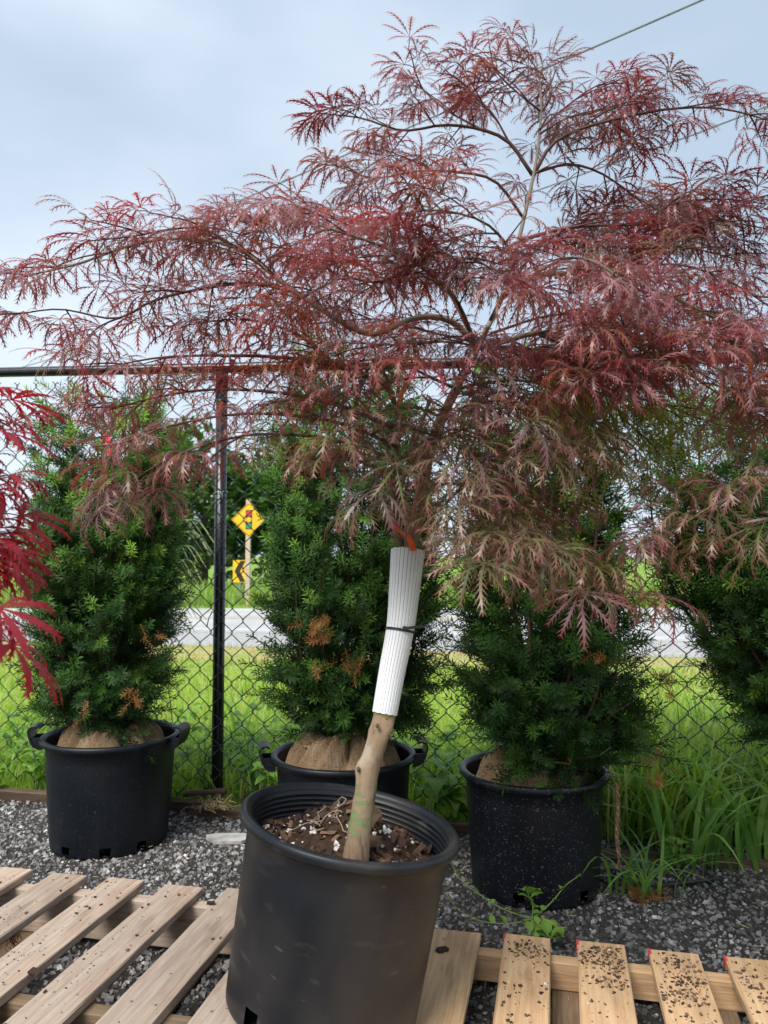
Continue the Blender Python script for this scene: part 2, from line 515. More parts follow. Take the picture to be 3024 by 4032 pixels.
M['cable'] = mat("overhead_cable", (0.10, 0.12, 0.12), 0.6)
noise_mix(M['cable'], (0.09, 0.11, 0.11), (0.13, 0.15, 0.15), scale=2)
M['hose'] = mat("pale_blue_drip_tape", (0.5, 0.6, 0.62), 0.4)
noise_mix(M['hose'], (0.42, 0.53, 0.55), (0.58, 0.66, 0.68), scale=20)
M['hose_black'] = mat("black_drip_hose", (0.015, 0.015, 0.015), 0.4)
noise_mix(M['hose_black'], (0.012, 0.012, 0.012), (0.03, 0.029, 0.028), scale=30)

# ------------------------------------------------------------------ the ground, road and fields
def sheet(name, pts, z, material):
    mb = MB()
    P = np.array([[p[0], p[1], z] for p in pts])
    mb.add(P, [list(range(len(P)))])
    o = mb.build(name, material)
    return tag(o, kind='structure')


def strip(u0, u1, v0, v1):
    return [site(u0, v0), site(u1, v0), site(u1, v1), site(u0, v1)]


sheet("ground", [(-900, -200), (900, -200), (900, 1500), (-900, 1500)], -0.012, M['field'])
sheet("gravel_yard", strip(-7, 8, -9, -0.05), 0.0, M['yard'])
sheet("verge", strip(-40, 40, -0.05, 4.1), -0.004, M['soil'])
sheet("mown_strip", strip(-60, 60, 4.1, 5.35), -0.006, M['dry'])
sheet("road_shoulder", strip(-80, 80, 5.35, 7.0), -0.004, M['shoulder'])
near_l, near_r = site(-80, 6.9), site(80, 6.9)
far_m, far_l, far_r = (-7, 15.2, 0), (-80, 31.5, 0), (80, 17.0, 0)
sheet("road", [near_l, near_r, far_r, far_m, far_l], 0.0, M['road'])
sheet("road_centre_line", [(-70, 27.5), (-5, 12.95), (40, 11.6), (40, 11.72), (-5, 13.08), (-70, 27.7)], 0.004, M['line_yellow'])
sheet("road_edge_line", strip(-80, 80, 7.15, 7.28), 0.004, M['line_white'])


# ------------------------------------------------------------------ grass (stuff)
rng = np.random.default_rng(5)


def blade_shape(nseg=4, bend=0.6):
    t = np.linspace(0, 1, nseg + 1)
    w = 0.5 * (1 - t ** 2.2) * (0.7 + 0.3 * np.minimum(1, t * 4))
    x = bend * t ** 2.0
    z = t * (1 - 0.42 * bend * t ** 2)
    V, F = [], []
    for i in range(nseg):
        V += [(x[i], -w[i], z[i]), (x[i], w[i], z[i])]
    V.append((x[-1], 0, z[-1]))
    for i in range(nseg - 1):
        a = 2 * i
        F += [(a, a + 1, a + 3), (a, a + 3, a + 2)]
    a = 2 * (nseg - 1)
    F.append((a, a + 1, a + 2))
    return np.array(V, float), np.array(F), t.repeat(2)[:-1]


def grass(mb, pts, h, wid, bend_rng, cols, tipcol=None, nseg=4, nvar=6):
    pts = np.asarray(pts); n = len(pts)
    var = rng.integers(0, nvar, n)
    for k in range(nvar):
        V, F, t = blade_shape(nseg, bend_rng[0] + (bend_rng[1] - bend_rng[0]) * k / (nvar - 1))
        sel = np.where(var == k)[0]
        if not len(sel): continue
        m_ = len(sel)
        az = rng.uniform(0, 2 * math.pi, m_)
        c, s = np.cos(az), np.sin(az)
        hh = h[sel]; ww = wid[sel]
        W = np.empty((m_, len(V), 3))
        X = V[None, :, 0] * hh[:, None]; Y = V[None, :, 1] * ww[:, None]
        W[:, :, 0] = X * c[:, None] - Y * s[:, None]
        W[:, :, 1] = X * s[:, None] + Y * c[:, None]
        W[:, :, 2] = V[None, :, 2] * hh[:, None]
        W += pts[sel][:, None, :]
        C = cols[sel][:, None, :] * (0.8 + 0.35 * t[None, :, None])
        FF = (F[None] + (np.arange(m_) * len(V))[:, None, None]).reshape(-1, 3)
        mb.add(W.reshape(-1, 3), FF, C.reshape(-1, 3))


def pick(palette, n, jit=0.12):
    P = np.array(palette)
    c = P[rng.integers(0, len(P), n)]
    return np.clip(c * rng.uniform(1 - jit, 1 + jit, (n, 1)) * rng.uniform(0.95, 1.05, (n, 3)), 0, 1)


G1 = [(0.32, 0.50, 0.06), (0.38, 0.56, 0.08), (0.26, 0.44, 0.055), (0.44, 0.55, 0.12), (0.50, 0.50, 0.20)]
GD = [(0.42, 0.40, 0.14), (0.46, 0.38, 0.18), (0.30, 0.40, 0.09)]
GR = [(0.10, 0.22, 0.045), (0.15, 0.30, 0.055), (0.19, 0.36, 0.055)]


def upts(n, u0, u1, v0, v1, z=-0.004):
    u, v = rng.uniform(u0, u1, n), rng.uniform(v0, v1, n)
    return O[None] + U[None] * u[:, None] + N[None] * v[:, None] + np.array([0, 0, z])


mb = MB()
n = 9000; P = upts(n, -2.2, 3.4, -0.06, 1.5)
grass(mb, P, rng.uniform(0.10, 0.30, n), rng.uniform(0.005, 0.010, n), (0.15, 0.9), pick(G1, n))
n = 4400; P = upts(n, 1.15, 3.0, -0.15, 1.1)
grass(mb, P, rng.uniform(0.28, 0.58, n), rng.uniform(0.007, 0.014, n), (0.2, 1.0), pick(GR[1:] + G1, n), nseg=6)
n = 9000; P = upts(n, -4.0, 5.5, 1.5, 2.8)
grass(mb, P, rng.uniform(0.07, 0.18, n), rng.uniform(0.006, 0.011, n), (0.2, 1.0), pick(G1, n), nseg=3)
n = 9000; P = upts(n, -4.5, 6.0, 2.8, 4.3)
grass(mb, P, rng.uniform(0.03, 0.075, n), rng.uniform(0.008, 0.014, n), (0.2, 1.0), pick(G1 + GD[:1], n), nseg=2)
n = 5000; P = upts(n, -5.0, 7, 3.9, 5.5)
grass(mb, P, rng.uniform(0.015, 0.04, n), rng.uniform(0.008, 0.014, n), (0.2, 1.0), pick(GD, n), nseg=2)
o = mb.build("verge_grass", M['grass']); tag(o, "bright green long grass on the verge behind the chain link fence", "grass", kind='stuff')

mb = MB()
n = 12000
x = rng.uniform(-14, 16, n); y = 15.8 + x * 0.031 + rng.uniform(0, 1, n) ** 1.4 * 9
grass(mb, np.stack([x, y, np.full(n, -0.012)], 1), rng.uniform(0.2, 0.55, n), rng.uniform(0.03, 0.06, n), (0.1, 0.7), pick([(0.22, 0.37, 0.07), (0.27, 0.41, 0.085), (0.33, 0.41, 0.13)], n), nseg=2)
o = mb.build("roadside_grass", M['grass']); tag(o, "soft green grass along the far side of the road", "grass", kind='stuff')

# ------------------------------------------------------------------ far trees and hedge line
def leaf_cloud(mb, n, centre, rad, size, palette, clumps=40, seed=1):
    r = np.random.default_rng(seed)
    cc = r.normal(0, 1, (clumps, 3)); cc /= np.linalg.norm(cc, axis=1)[:, None]
    cc *= r.uniform(0.35, 1.0, (clumps, 1)) ** 0.6
    cr = r.uniform(0.16, 0.34, clumps)
    k = r.integers(0, clumps, n)
    d = r.normal(0, 1, (n, 3)); d /= np.linalg.norm(d, axis=1)[:, None]
    p = (cc[k] + d * (cr[k] * r.uniform(0.55, 1.0, n) ** 0.5)[:, None]) * np.array(rad) + np.array(centre)
    V = np.array([(-0.5, 0, 0), (0, -0.32, 0.05), (0.55, 0, -0.08), (0, 0.32, 0.05)])
    F = np.array([(0, 1, 2), (0, 2, 3)])
    ax = r.uniform(-1, 1, n); az = r.uniform(0, 6.283, n); ay = r.uniform(-0.8, 0.8, n)
    Rm = np.array([rotz(a) @ roty(b_) @ rotx(c_) for a, b_, c_ in zip(az, ay, ax)])
    tone = r.uniform(0.75, 1.3, clumps)[k]
    P_ = np.array(palette)[r.integers(0, len(palette), n)] * tone[:, None]
    batch(mb, V, F, Rm, p, r.uniform(0.7, 1.3, n) * size, P_)


TG = [(0.06, 0.13, 0.03), (0.08, 0.17, 0.035), (0.11, 0.21, 0.05), (0.045, 0.10, 0.025)]
for i, (x, y, h, rx, lab) in enumerate([
        (-8.6, 25, 4.1, 2.0, "leafy green roadside tree behind the leftmost yew"),
        (-5.6, 24.0, 4.9, 2.1, "leafy green tree across the road left of the black fence post"),
        (-3.1, 25.5, 4.6, 1.9, "leafy green tree across the road behind the yellow signs")]):
    t = empty("roadside_tree", (x, y, 0), lab, "tree", "trees across the road")
    tb = MB()
    tb.add(*tube([(0, 0, 0), (0.05, 0, h * 0.35), (-0.05, 0.05, h * 0.62), (0, 0, h * 0.85)], [0.13, 0.10, 0.07, 0.03], 8), c=(0.10, 0.085, 0.065))
    for k in range(7):
        a = k * 2.4
        z0 = h * (0.25 + 0.07 * k)
        tb.add(*tube([(0, 0, z0), (0.5 * rx * math.cos(a), 0.5 * rx * math.sin(a), z0 + 0.5), (0.8 * rx * math.cos(a), 0.8 * rx * math.sin(a), z0 + 0.7)], [0.05, 0.03, 0.012], 5), c=(0.10, 0.085, 0.065))
    tb.build("trunk", M['col'], t)
    cb = MB(); leaf_cloud(cb, 9000, (0, 0, h * 0.55), (rx, rx * 0.9, h * 0.46), 0.24, TG, 60, 20 + i)
    tag(cb.build("crown", M['tree_leaf'], t), kind='stuff')

# understory shrubs and dead brush under the trees
mb = MB()
for i in range(9):
    leaf_cloud(mb, 700, (-10.5 + i * 1.15 + 0.3 * math.sin(i * 5), 22.6 + 0.5 * math.cos(i * 3), 0.55), (0.8, 0.6, 0.65), 0.12, [(0.07, 0.13, 0.035), (0.12, 0.19, 0.05), (0.16, 0.2, 0.07)], 10, 60 + i)
o = mb.build("roadside_brush", M['tree_leaf']); tag(o, "low green brush at the foot of the roadside trees", "brush", kind='stuff')
mb = MB()
r0 = random.Random(3)
for i in range(60):
    x = r0.uniform(-260, 300); y = r0.uniform(180, 260); h = r0.uniform(4, 9)
    leaf_cloud(mb, 160, (x, y, h * 0.5), (h * 0.9, h * 0.5, h * 0.55), 1.5, [(0.085, 0.13, 0.09), (0.10, 0.15, 0.10), (0.07, 0.115, 0.085)], 8, 200 + i)
o = mb.build("far_woods", M['tree_leaf']); tag(o, "far blue-green line of woods along the horizon", "woods", kind='stuff')

# ------------------------------------------------------------------ road signs
sp = at(537, 1085, 16.4)
sg = empty("signal_ahead_sign", (sp[0], 16.4, 0), "yellow diamond traffic signal ahead sign on a wooden post", "road sign")
pb = MB(); pb.add(*box((0, 0, 1.12), (0.095, 0.095, 2.24))); pb.build("post", M['wood_post'], sg)
hd = 0.37
cz = 1.81


def poly_plate(pts, th, y0):
    """flat plate facing -Y from polygon pts (x,z)"""
    n_ = len(pts)
    V = [(x, y0, z) for x, z in pts] + [(x, y0 + th, z) for x, z in pts]
    mb_ = MB(); mb_.add(V, [list(range(n_))])
    mb_.add(V, [list(range(2 * n_ - 1, n_ - 1, -1))])
    mb_.add(V, [(i, i + n_, (i + 1) % n_ + n_, (i + 1) % n_) for i in range(n_)])
    return mb_


dx = 0.02
diamond = lambda r, cx=dx, c=cz: [(cx, c - r), (cx + r, c), (cx, c + r), (cx - r, c)]
plate = poly_plate(diamond(hd), 0.006, -0.058).build("sign_plate", M['sign_y'], sg)
ring_o, ring_i = diamond(hd - 0.02), diamond(hd - 0.034)
rb = MB()
V = [(x, -0.0605, z) for x, z in ring_o + ring_i]
rb.add(V, [(i, (i + 1) % 4, 4 + (i + 1) % 4, 4 + i) for i in range(4)])
rb.build("border", M['sign_k'], plate)
poly_plate([(dx - 0.068, cz - 0.205), (dx + 0.068, cz - 0.205), (dx + 0.068, cz + 0.205), (dx - 0.068, cz + 0.205)], 0.002, -0.062).build("signal_symbol", M['sign_k'], plate)
for k, mm in enumerate(('sign_g', 'sign_y', 'sign_r')):
    c = cz - 0.135 + 0.135 * k
    pts = [(dx + 0.056 * math.cos(a), c + 0.056 * math.sin(a)) for a in np.linspace(0, 2 * math.pi, 20, endpoint=False)]
    poly_plate(pts, 0.001, -0.0645).build("signal_light", M[mm], plate)

cp = at(518, 1234, 17.0)
cs = empty("chevron_sign", (cp[0], 17.0, 0), "yellow rectangular sign with black left chevron on thin steel post", "road sign", rot=(0, 0, math.radians(-38)))
pb = MB(); pb.add(*box((0.0, 0.012, 0.40), (0.05, 0.03, 0.82))); pb.build("post", M['steel'], cs)
w_, h_ = 0.215, 0.245
zc = cp[2]
plate = poly_plate([(-w_, zc - h_), (w_, zc - h_), (w_, zc + h_), (-w_, zc + h_)], 0.005, -0.01).build("sign_plate", M['sign_y'], cs)
t_ = 0.16
poly_plate([(-w_ * 0.75, zc), (w_ * 0.12, zc + h_ * 0.94), (w_ * 0.93, zc + h_ * 0.94), (w_ * 0.1, zc), (w_ * 0.93, zc - h_ * 0.94), (w_ * 0.12, zc - h_ * 0.94)], 0.002, -0.014).build("chevron", M['sign_k'], plate)

# ------------------------------------------------------------------ overhead wires
for pts, lab in [([(2990, -100, 7.4), (2765, 0, 7.7), (2353, 180, 8.6), (1275, 647, 11.6), (787, 853, 13.4), (0, 1151, 17), (-900, 1420, 23)], "upper overhead utility wire crossing the grey sky behind the maple"),
                 ([(3200, 350, 9.6), (2736, 528, 10.4), (2492, 615, 11.0), (787, 1224, 17), (136, 1432, 20), (-500, 1600, 24)], "lower overhead utility wire slanting down to the fence rail")]:
    W = smooth_path([at(x / S, y / S, d) for x, y, d in pts], 40)
    mb = MB(); mb.add(*tube(W, 0.0105, 6))
    o = mb.build("utility_wire", M['cable'], smooth=True)
    tag(o, lab, "wire", "overhead wires")

# ------------------------------------------------------------------ chain link fence
fence = empty("chain_link_fence", tuple(O), "black chain link fence with round top rail and post", "fence", rot=(0, 0, A))
Zr = lambda u: 1.835 - 0.028 * u
mb = MB(); mb.add(*tube([(u, 0, Zr(u)) for u in np.linspace(-2.6, 4.2, 9)], 0.022, 20)); mb.build("top_rail", M['fence'], fence, True)
for u in (0.0, 2.75, -2.55):
    mb = MB(); mb.add(*tube([(u, 0, -0.15), (u, 0, 0.5), (u, 0, Zr(u) - 0.03)], 0.0245, 24)); p_ = mb.build("post", M['fence'], fence, True)
    mb = MB(); mb.add(*tube([(u, 0, Zr(u) - 0.085), (u, 0, Zr(u) - 0.025), (u, 0, Zr(u) - 0.018)], [0.0275, 0.0275, 0.024], 24))
    mb.build("post_cap", M['fence'], p_, True)
    mb = MB(); mb.add(*tube([(u, 0, Zr(u) - 0.15), (u, 0, Zr(u) - 0.141)], 0.0262, 24)); mb.build("post_band", M['fence'], p_, True)
DW, DH = 0.0468, 0.1045
mb = MB()
n_rows = int(1.76 / (DH / 2))
y_f = -0.031
for i in range(int(-2.6 / DW), int(4.2 / DW)):
    pts = []
    u0 = i * DW
    ztop = Zr(u0) - 0.075
    sgn = 1
    for k in range(n_rows + 1):
        z = ztop - k * DH / 2
        side = (k + i) % 2
        x = u0 + (DW / 2 if side else -DW / 2)
        jx = 0.0012 * math.sin(i * 12.9 + k * 7.7); jz = 0.0015 * math.sin(i * 5.1 + k * 3.3)
        hook = 0.0028 if side else -0.0028
        x += hook + jx; z += jz
        yo = 0.0022
        if k == 0:
            ox = 0.017
            pts.append((x + (-ox if side else ox) * 0.9, y_f - 0.002, z + 0.018))
        pts.append((x, y_f + (yo if side else -yo), z + 0.004))
        pts.append((x, y_f + (-yo if side else yo), z - 0.004))
    mb.add(*tube(pts, 0.0022, 4, False))
tag(mb.build("wire_mesh", M['wire'], fence, True), kind='stuff')


def ringpath(r, n=20, z=0.0, tilt=0.0):
    return [(r * math.cos(a), r * math.sin(a), z + tilt * math.cos(a)) for a in np.linspace(0, 2 * math.pi, n)]


for k, (z, g) in enumerate([(1.30, 'tie'), (0.80, 'wire'), (0.25, 'wire')]):
    mb = MB(); mb.add(*tube(ringpath(0.028, 20, z, 0.004), 0.0022, 5))
    if k == 0:
        mb.add(*tube(smooth_path([(0.0, -0.029, z), (0.006, -0.034, z - 0.01), (0.012, -0.036, z - 0.022), (0.004, -0.037, z - 0.03), (-0.003, -0.036, z - 0.018), (0.008, -0.036, z - 0.008), (0.02, -0.034, z - 0.006), (0.021, -0.033, z - 0.03)], 24), 0.0022, 5))
    else:
        mb.add(*tube([(-0.026, -0.012, z), (-0.034, -0.03, z - 0.03), (-0.042, -0.03, z - 0.065)], 0.0022, 5))
    mb.build("tie_wire", M[g], fence, True)

# old edging boards and pipe at the foot of the fence
def plank(L, W, H, seed, st=9, jit=0.0012, ch=0.0025):
    r = random.Random(seed)
    prof = [(-W / 2, -H / 2 + ch), (-W / 2 + ch, -H / 2), (W / 2 - ch, -H / 2), (W / 2, -H / 2 + ch), (W / 2, H / 2 - ch), (W / 2 - ch, H / 2), (-W / 2 + ch, H / 2), (-W / 2, H / 2 - ch)]
    V, F = [], []
    for i in range(st):
        x = -L / 2 + L * i / (st - 1)
        for k, (y, z) in enumerate(prof):
            e = r.uniform(-0.0015, 0.0015) if i in (0, st - 1) else 0
            V.append((x + e, y + r.uniform(-jit, jit), z + r.uniform(-jit, jit) * 0.5))
    for i in range(st - 1):
        for k in range(8):
            a, b_ = i * 8 + k, i * 8 + (k + 1) % 8
            F.append((a, a + 8, b_ + 8, b_))
    mb_ = MB(); mb_.add(V, F)
    mb_.add(V, [list(range(8)), list(range((st - 1) * 8 + 7, (st - 1) * 8 - 1, -1))])
    return mb_


for (u0, u1, v, zc_, hh, lab) in [(-1.15, -0.02, -0.10, 0.014, 0.065, "rotting brown edging board lying behind the leftmost pot"),
                                  (-0.05, 1.25, -0.13, 0.012, 0.055, "rotting brown edging board on the gravel by the fence post"),
                                  (1.3, 3.2, -0.26, 0.006, 0.04, "low brown edging board half hidden in tall grass at right")]:
    c = site((u0 + u1) / 2, v, zc_)
    o = plank(u1 - u0, 0.03, hh, int(u0 * 10) + 50, jit=0.003).build("edging_board", M['wood_edge'], loc=c, rot=(0.15, 0, A + 0.01))
    tag(o, lab, "board", "edging boards along the fence")
mb = MB(); mb.add(*tube([(-0.08, 0, 0.0), (0.02, 0.0, 0.006), (0.09, -0.01, 0.016)], [0.012, 0.012, 0.0125], 10))
o = mb.build("old_pipe", M['wood_edge'], smooth=True, loc=site(0.0, -0.13, 0.085)); tag(o, "short rusty pipe end lying at the foot of the fence post", "pipe")
# frayed dead straw by the post
mb = MB(); rr = random.Random(8)
for k in range(70):
    a = rr.uniform(0, 6.28); l = rr.uniform(0.02, 0.07)
    p0 = np.array([rr.gauss(0, 0.028), rr.gauss(0, 0.02), rr.uniform(0, 0.03)])
    p1 = p0 + np.array([math.cos(a) * l * 0.5, math.sin(a) * l * 0.5, rr.uniform(0, 0.03)])
    p2 = p1 + np.array([math.cos(a + 1) * l * 0.5, math.sin(a + 1) * l * 0.5, -rr.uniform(0, 0.02)])
    mb.add(*tube(smooth_path([p0, p1, p2], 5), 0.0011, 3), c=(0.42, 0.32, 0.17))
o = mb.build("dead_grass_tuft", M['col'], loc=site(0.07, -0.20, 0.05)); tag(o, "small tuft of tan dead grass at the base of the post", "dead grass", kind='stuff')

# ------------------------------------------------------------------ gravel (stuff)
rng = np.random.default_rng(11)


def stones(n, pts_fn, smin, smax, name, label):
    mb = MB()
    base = np.array([[x, y, z] for x in (-1, 1) for y in (-1, 1) for z in (-1, 1)], float) * 0.5
    Fq = np.array([(0, 1, 3), (0, 3, 2), (4, 6, 7), (4, 7, 5), (0, 4, 5), (0, 5, 1), (2, 3, 7), (2, 7, 6), (0, 2, 6), (0, 6, 4), (1, 5, 7), (1, 7, 3)])
    per = n // 14
    for k in range(14):
        V = base * np.array([1.0, rng.uniform(0.6, 0.95), rng.uniform(0.45, 0.75)]) + rng.uniform(-0.2, 0.2, (8, 3))
        P_ = pts_fn(per)
        s = smin + (smax - smin) * rng.uniform(0, 1, per) ** 2.2
        az, ax_, ay = rng.uniform(0, 6.283, per), rng.normal(0, 0.5, per), rng.normal(0, 0.5, per)
        Rm = np.array([rotz(a) @ rotx(b_) @ roty(c_) for a, b_, c_ in zip(az, ax_, ay)])
        g = rng.choice([0.075, 0.14, 0.21, 0.29, 0.40, 0.55], per, p=[0.17, 0.25, 0.26, 0.19, 0.09, 0.04]) * rng.uniform(0.8, 1.2, per)
        C = g[:, None] * np.array([1.0, 1.0, 1.0]) * np.stack([rng.uniform(0.96, 1.14, per), np.ones(per), rng.uniform(0.90, 1.06, per)], 1)
        # the gravel at right is mixed with black soil, patchily
        soil = np.clip((P_[:, 0] + 0.10 * np.sin(9 * P_[:, 1]) + 0.12) / 0.5, 0, 1) * (0.75 + 0.25 * np.sin(7 * P_[:, 0] + 5 * P_[:, 1]))
        C = C * (1 - 0.52 * soil * (rng.uniform(0, 1, per) < 0.85))[:, None]
        P_ = P_.copy(); P_[:, 2] += s * 0.10
        batch(mb, V, Fq, Rm, P_, s, C)
    o = mb.build(name, M['stone'])
    return tag(o, label, "gravel", kind='stuff')


def gp(n):
    out = []
    while len(out) < n:
        u = rng.uniform(-1.4, 2.9); v = -0.08 - 2.15 * rng.uniform(0, 1)
        p = site(u, v)
        if abs(p[0]) > 0.62 * p[1] + 0.05: continue
        out.append(p)
    return np.array(out)


stones(30000, gp, 0.005, 0.0155, "gravel", "grey crushed gravel covering the yard in front of the fence")
# pale flat slab in the gravel
mb = MB()
V = [(0.085 * math.cos(a) * (1 + 0.2 * math.sin(3 * a)), 0.05 * math.sin(a) * (1 + 0.15 * math.cos(2 * a)), z) for z, f in ((0, 1), (0.011, 0.9)) for a in np.linspace(0, 6.283, 14, endpoint=False)]
mb.add(V, [(i, (i + 1) % 14, 14 + (i + 1) % 14, 14 + i) for i in range(14)]); mb.add(V, [list(range(14, 28))])
c = at(905 / S, 3290 / S, 2.85)
o = mb.build("flat_stone", M['shoulder'], loc=(c[0], c[1], 0.004)); tag(o, "pale flat stone set in the gravel left of the front pot", "stone")

# ------------------------------------------------------------------ pallets
_nb = MB(); _nb.add(*tube([(0, 0, -0.002), (0, 0, 0.0006), (0, 0, 0.001)], [0.0035, 0.0035, 0.0026], 9)); NAIL = _nb.mesh("nail", M['steel'])


def pallet(name, label, corner, ang, z_top, boards, L, mtop, width, red=False, group="wooden pallets", side=0):
    """corner: far-left end of the deck in plan; local x runs along the far edge, local -y towards the camera"""
    t = empty(name, (corner[0], corner[1], 0), label, "pallet", group, rot=(0, 0, ang))
    th = 0.020
    rr = random.Random(len(label))
    x1 = boards[-1][0] + boards[-1][1] + 0.05
    for i, (bx, bw) in enumerate(boards):
        dy = rr.uniform(-0.012, 0.012)
        o = plank(L, bw, th, 100 + i + len(label), st=11, jit=0.0013).build("deck_board", mtop, t, loc=(bx + bw / 2, -L / 2 + dy, z_top - th / 2), rot=(0, 0, math.pi / 2 + rr.uniform(-0.008, 0.008)))
        if red and i > 0:
            mb_ = MB(); mb_.add(*box((L / 2 - 0.0095, bw / 2 - 0.001, 0.0), (0.0225, 0.006, th + 0.0016)))
            mb_.add(*box((L / 2 + 0.0018, bw / 2 - 0.014, 0.0), (0.0012, 0.026, th * 0.8)))
            mb_.build("red_mark", M['red_paint'], o)
        for yy in (0.05, L * 0.5):
            for q in (-0.27, 0.22):
                inst("nail", NAIL, o, (L / 2 - yy + rr.uniform(-0.006, 0.006), q * bw, th / 2 + 0.0003))
    x0 = boards[0][0] - 0.03
    sh = z_top - th - 0.001 - 0.018
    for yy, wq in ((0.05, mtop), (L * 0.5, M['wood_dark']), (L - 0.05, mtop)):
        o = plank(x1 - x0, 0.036, sh, int(yy * 100) + 7, st=9).build("stringer", wq, t, loc=((x0 + x1) / 2, -yy, 0.018 + sh / 2))
    for i in range(4):
        bx = x0 + 0.05 + (x1 - x0 - 0.1) * i / 3
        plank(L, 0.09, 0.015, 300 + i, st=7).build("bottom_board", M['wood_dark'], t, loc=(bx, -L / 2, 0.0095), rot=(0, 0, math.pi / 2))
    return t


PA = math.radians(-11.9)
e = np.array([math.cos(PA), math.sin(PA), 0])
c0 = np.array([-0.992, 2.214, 0]) - e * 0.1      # board whose right corner was sighted first
lb = [(k * 0.1705 - 0.0, 0.108 if k != 0 else 0.10) for k in range(-2, 7)]
pal_l = pallet("pallet", "weathered grey-tan wooden pallet at lower left under the front pot", c0, PA, 0.150, lb, 1.05, M['wood_grey'], 1.0)
PB = math.radians(-12.6)
e2 = np.array([math.cos(PB), math.sin(PB), 0])
c1 = np.array([0.125, 1.990, 0])
rb_ = [(0.0 + 0.0, 0.118)] + [(0.178 + 0.1685 * k, 0.111) for k in range(5)]
pal_r = pallet("pallet", "fresh yellow pine pallet with red-marked board ends at lower right", c1, PB, 0.102, rb_, 1.0, M['wood_new'], 1.0, red=True)

# dirt and bark crumbs spilled on the boards
rng = np.random.default_rng(21)


def crumbs(n, fn, smin, smax, pal, name, label):
    mb = MB()
    base = np.array([[x, y, z] for x in (-1, 1) for y in (-1, 1) for z in (-1, 1)], float) * 0.5
    Fq = np.array([(0, 1, 3), (0, 3, 2), (4, 6, 7), (4, 7, 5), (0, 4, 5), (0, 5, 1), (2, 3, 7), (2, 7, 6), (0, 2, 6), (0, 6, 4), (1, 5, 7), (1, 7, 3)])
    for k in range(6):
        V = base * np.array([1.0, rng.uniform(0.4, 0.9), rng.uniform(0.3, 0.6)]) + rng.uniform(-0.2, 0.2, (8, 3))
        m_ = n // 6
        P_ = fn(m_)
        s = smin + (smax - smin) * rng.uniform(0, 1, m_) ** 3
        P_[:, 2] += s * 0.2
        Rm = np.array([rotz(a) @ rotx(b_) for a, b_ in zip(rng.uniform(0, 6.28, m_), rng.normal(0, 0.3, m_))])
        batch(mb, V, Fq, Rm, P_, s, pick(pal, m_, 0.3))
    return tag(mb.build(name, M['chip']), label, "dirt", kind='stuff')


def on_pallet(corner, ang, boards, z, ymax, bias, k0=0):
    def fn(n):
        r = []
        ee = np.array([math.cos(ang), math.sin(ang), 0]); nn = np.array([-math.sin(ang), math.cos(ang), 0])
        hot = [(rng.integers(0, len(boards)), rng.uniform(0.02, ymax)) for _ in range(7)]
        while len(r) < n:
            if rng.uniform() < bias:
                bi, yy = hot[rng.integers(0, len(hot))]; yy = yy + rng.normal(0, 0.035)
            else:
                bi = rng.integers(0, len(boards)); yy = rng.uniform(0.0, ymax)
            if bi < k0 and rng.uniform() < 0.9: continue
            bx, bw = boards[bi]
            if yy < 0.02 or yy > ymax: continue
            r.append(np.array([corner[0], corner[1], 0]) + ee * (bx + rng.uniform(0.006, bw - 0.006)) - nn * yy + np.array([0, 0, z]))
        return np.array(r)
    return fn


DIRT = [(0.05, 0.032, 0.022), (0.09, 0.055, 0.036), (0.13, 0.08, 0.05), (0.06, 0.04, 0.028), (0.20, 0.13, 0.08)]
crumbs(720, on_pallet(c1, PB, rb_[1:], 0.102, 0.42, 0.82, 0), 0.0012, 0.0085, DIRT * 4 + [(0.6, 0.58, 0.54)], "soil_crumbs", "dark soil crumbs and perlite scattered on the yellow pine pallet")
def heaps(boards, corner, ang, z, spots):
    ee = np.array([math.cos(ang), math.sin(ang), 0]); nn = np.array([-math.sin(ang), math.cos(ang), 0])
    def fn(n):
        r_ = []
        while len(r_) < n:
            bi, yy, fx, sx, sy = spots[rng.integers(0, len(spots))]
            bx, bw = boards[bi]
            x_ = bx + bw * fx + rng.normal(0, sx); y_ = yy + rng.normal(0, sy)
            if not (bx + 0.004 < x_ < bx + bw - 0.004) or y_ < 0.015: continue
            r_.append(np.array([corner[0], corner[1], 0]) + ee * x_ - nn * y_ + np.array([0, 0, z]))
        return np.array(r_)
    return fn


crumbs(1300, heaps(rb_, c1, PB, 0.102, [(1, 0.07, 0.5, 0.03, 0.03), (2, 0.09, 0.35, 0.025, 0.02), (2, 0.10, 0.8, 0.012, 0.03), (2, 0.17, 0.7, 0.03, 0.012), (3, 0.06, 0.5, 0.03, 0.025), (3, 0.13, 0.6, 0.025, 0.03), (3, 0.20, 0.4, 0.03, 0.02), (4, 0.10, 0.3, 0.03, 0.05), (2, 0.03, 0.6, 0.03, 0.02)]), 0.0008, 0.0075, DIRT, "soil_crumbs", "fine dark soil heaped in smears on the yellow pine pallet")
crumbs(800, heaps(lb, c0, PA, 0.150, [(4, 0.62, 0.5, 0.03, 0.05), (3, 0.35, 0.5, 0.03, 0.10), (2, 0.12, 0.5, 0.03, 0.05), (5, 0.45, 0.4, 0.03, 0.1), (4, 0.3, 0.3, 0.03, 0.2)]), 0.0007, 0.004, DIRT, "soil_crumbs", "fine soil dusting smeared over the weathered grey-tan pallet")
crumbs(420, on_pallet(c0, PA, lb, 0.150, 0.8, 0.45), 0.001, 0.008, DIRT, "soil_crumbs", "dark soil crumbs scattered on the weathered grey-tan pallet")
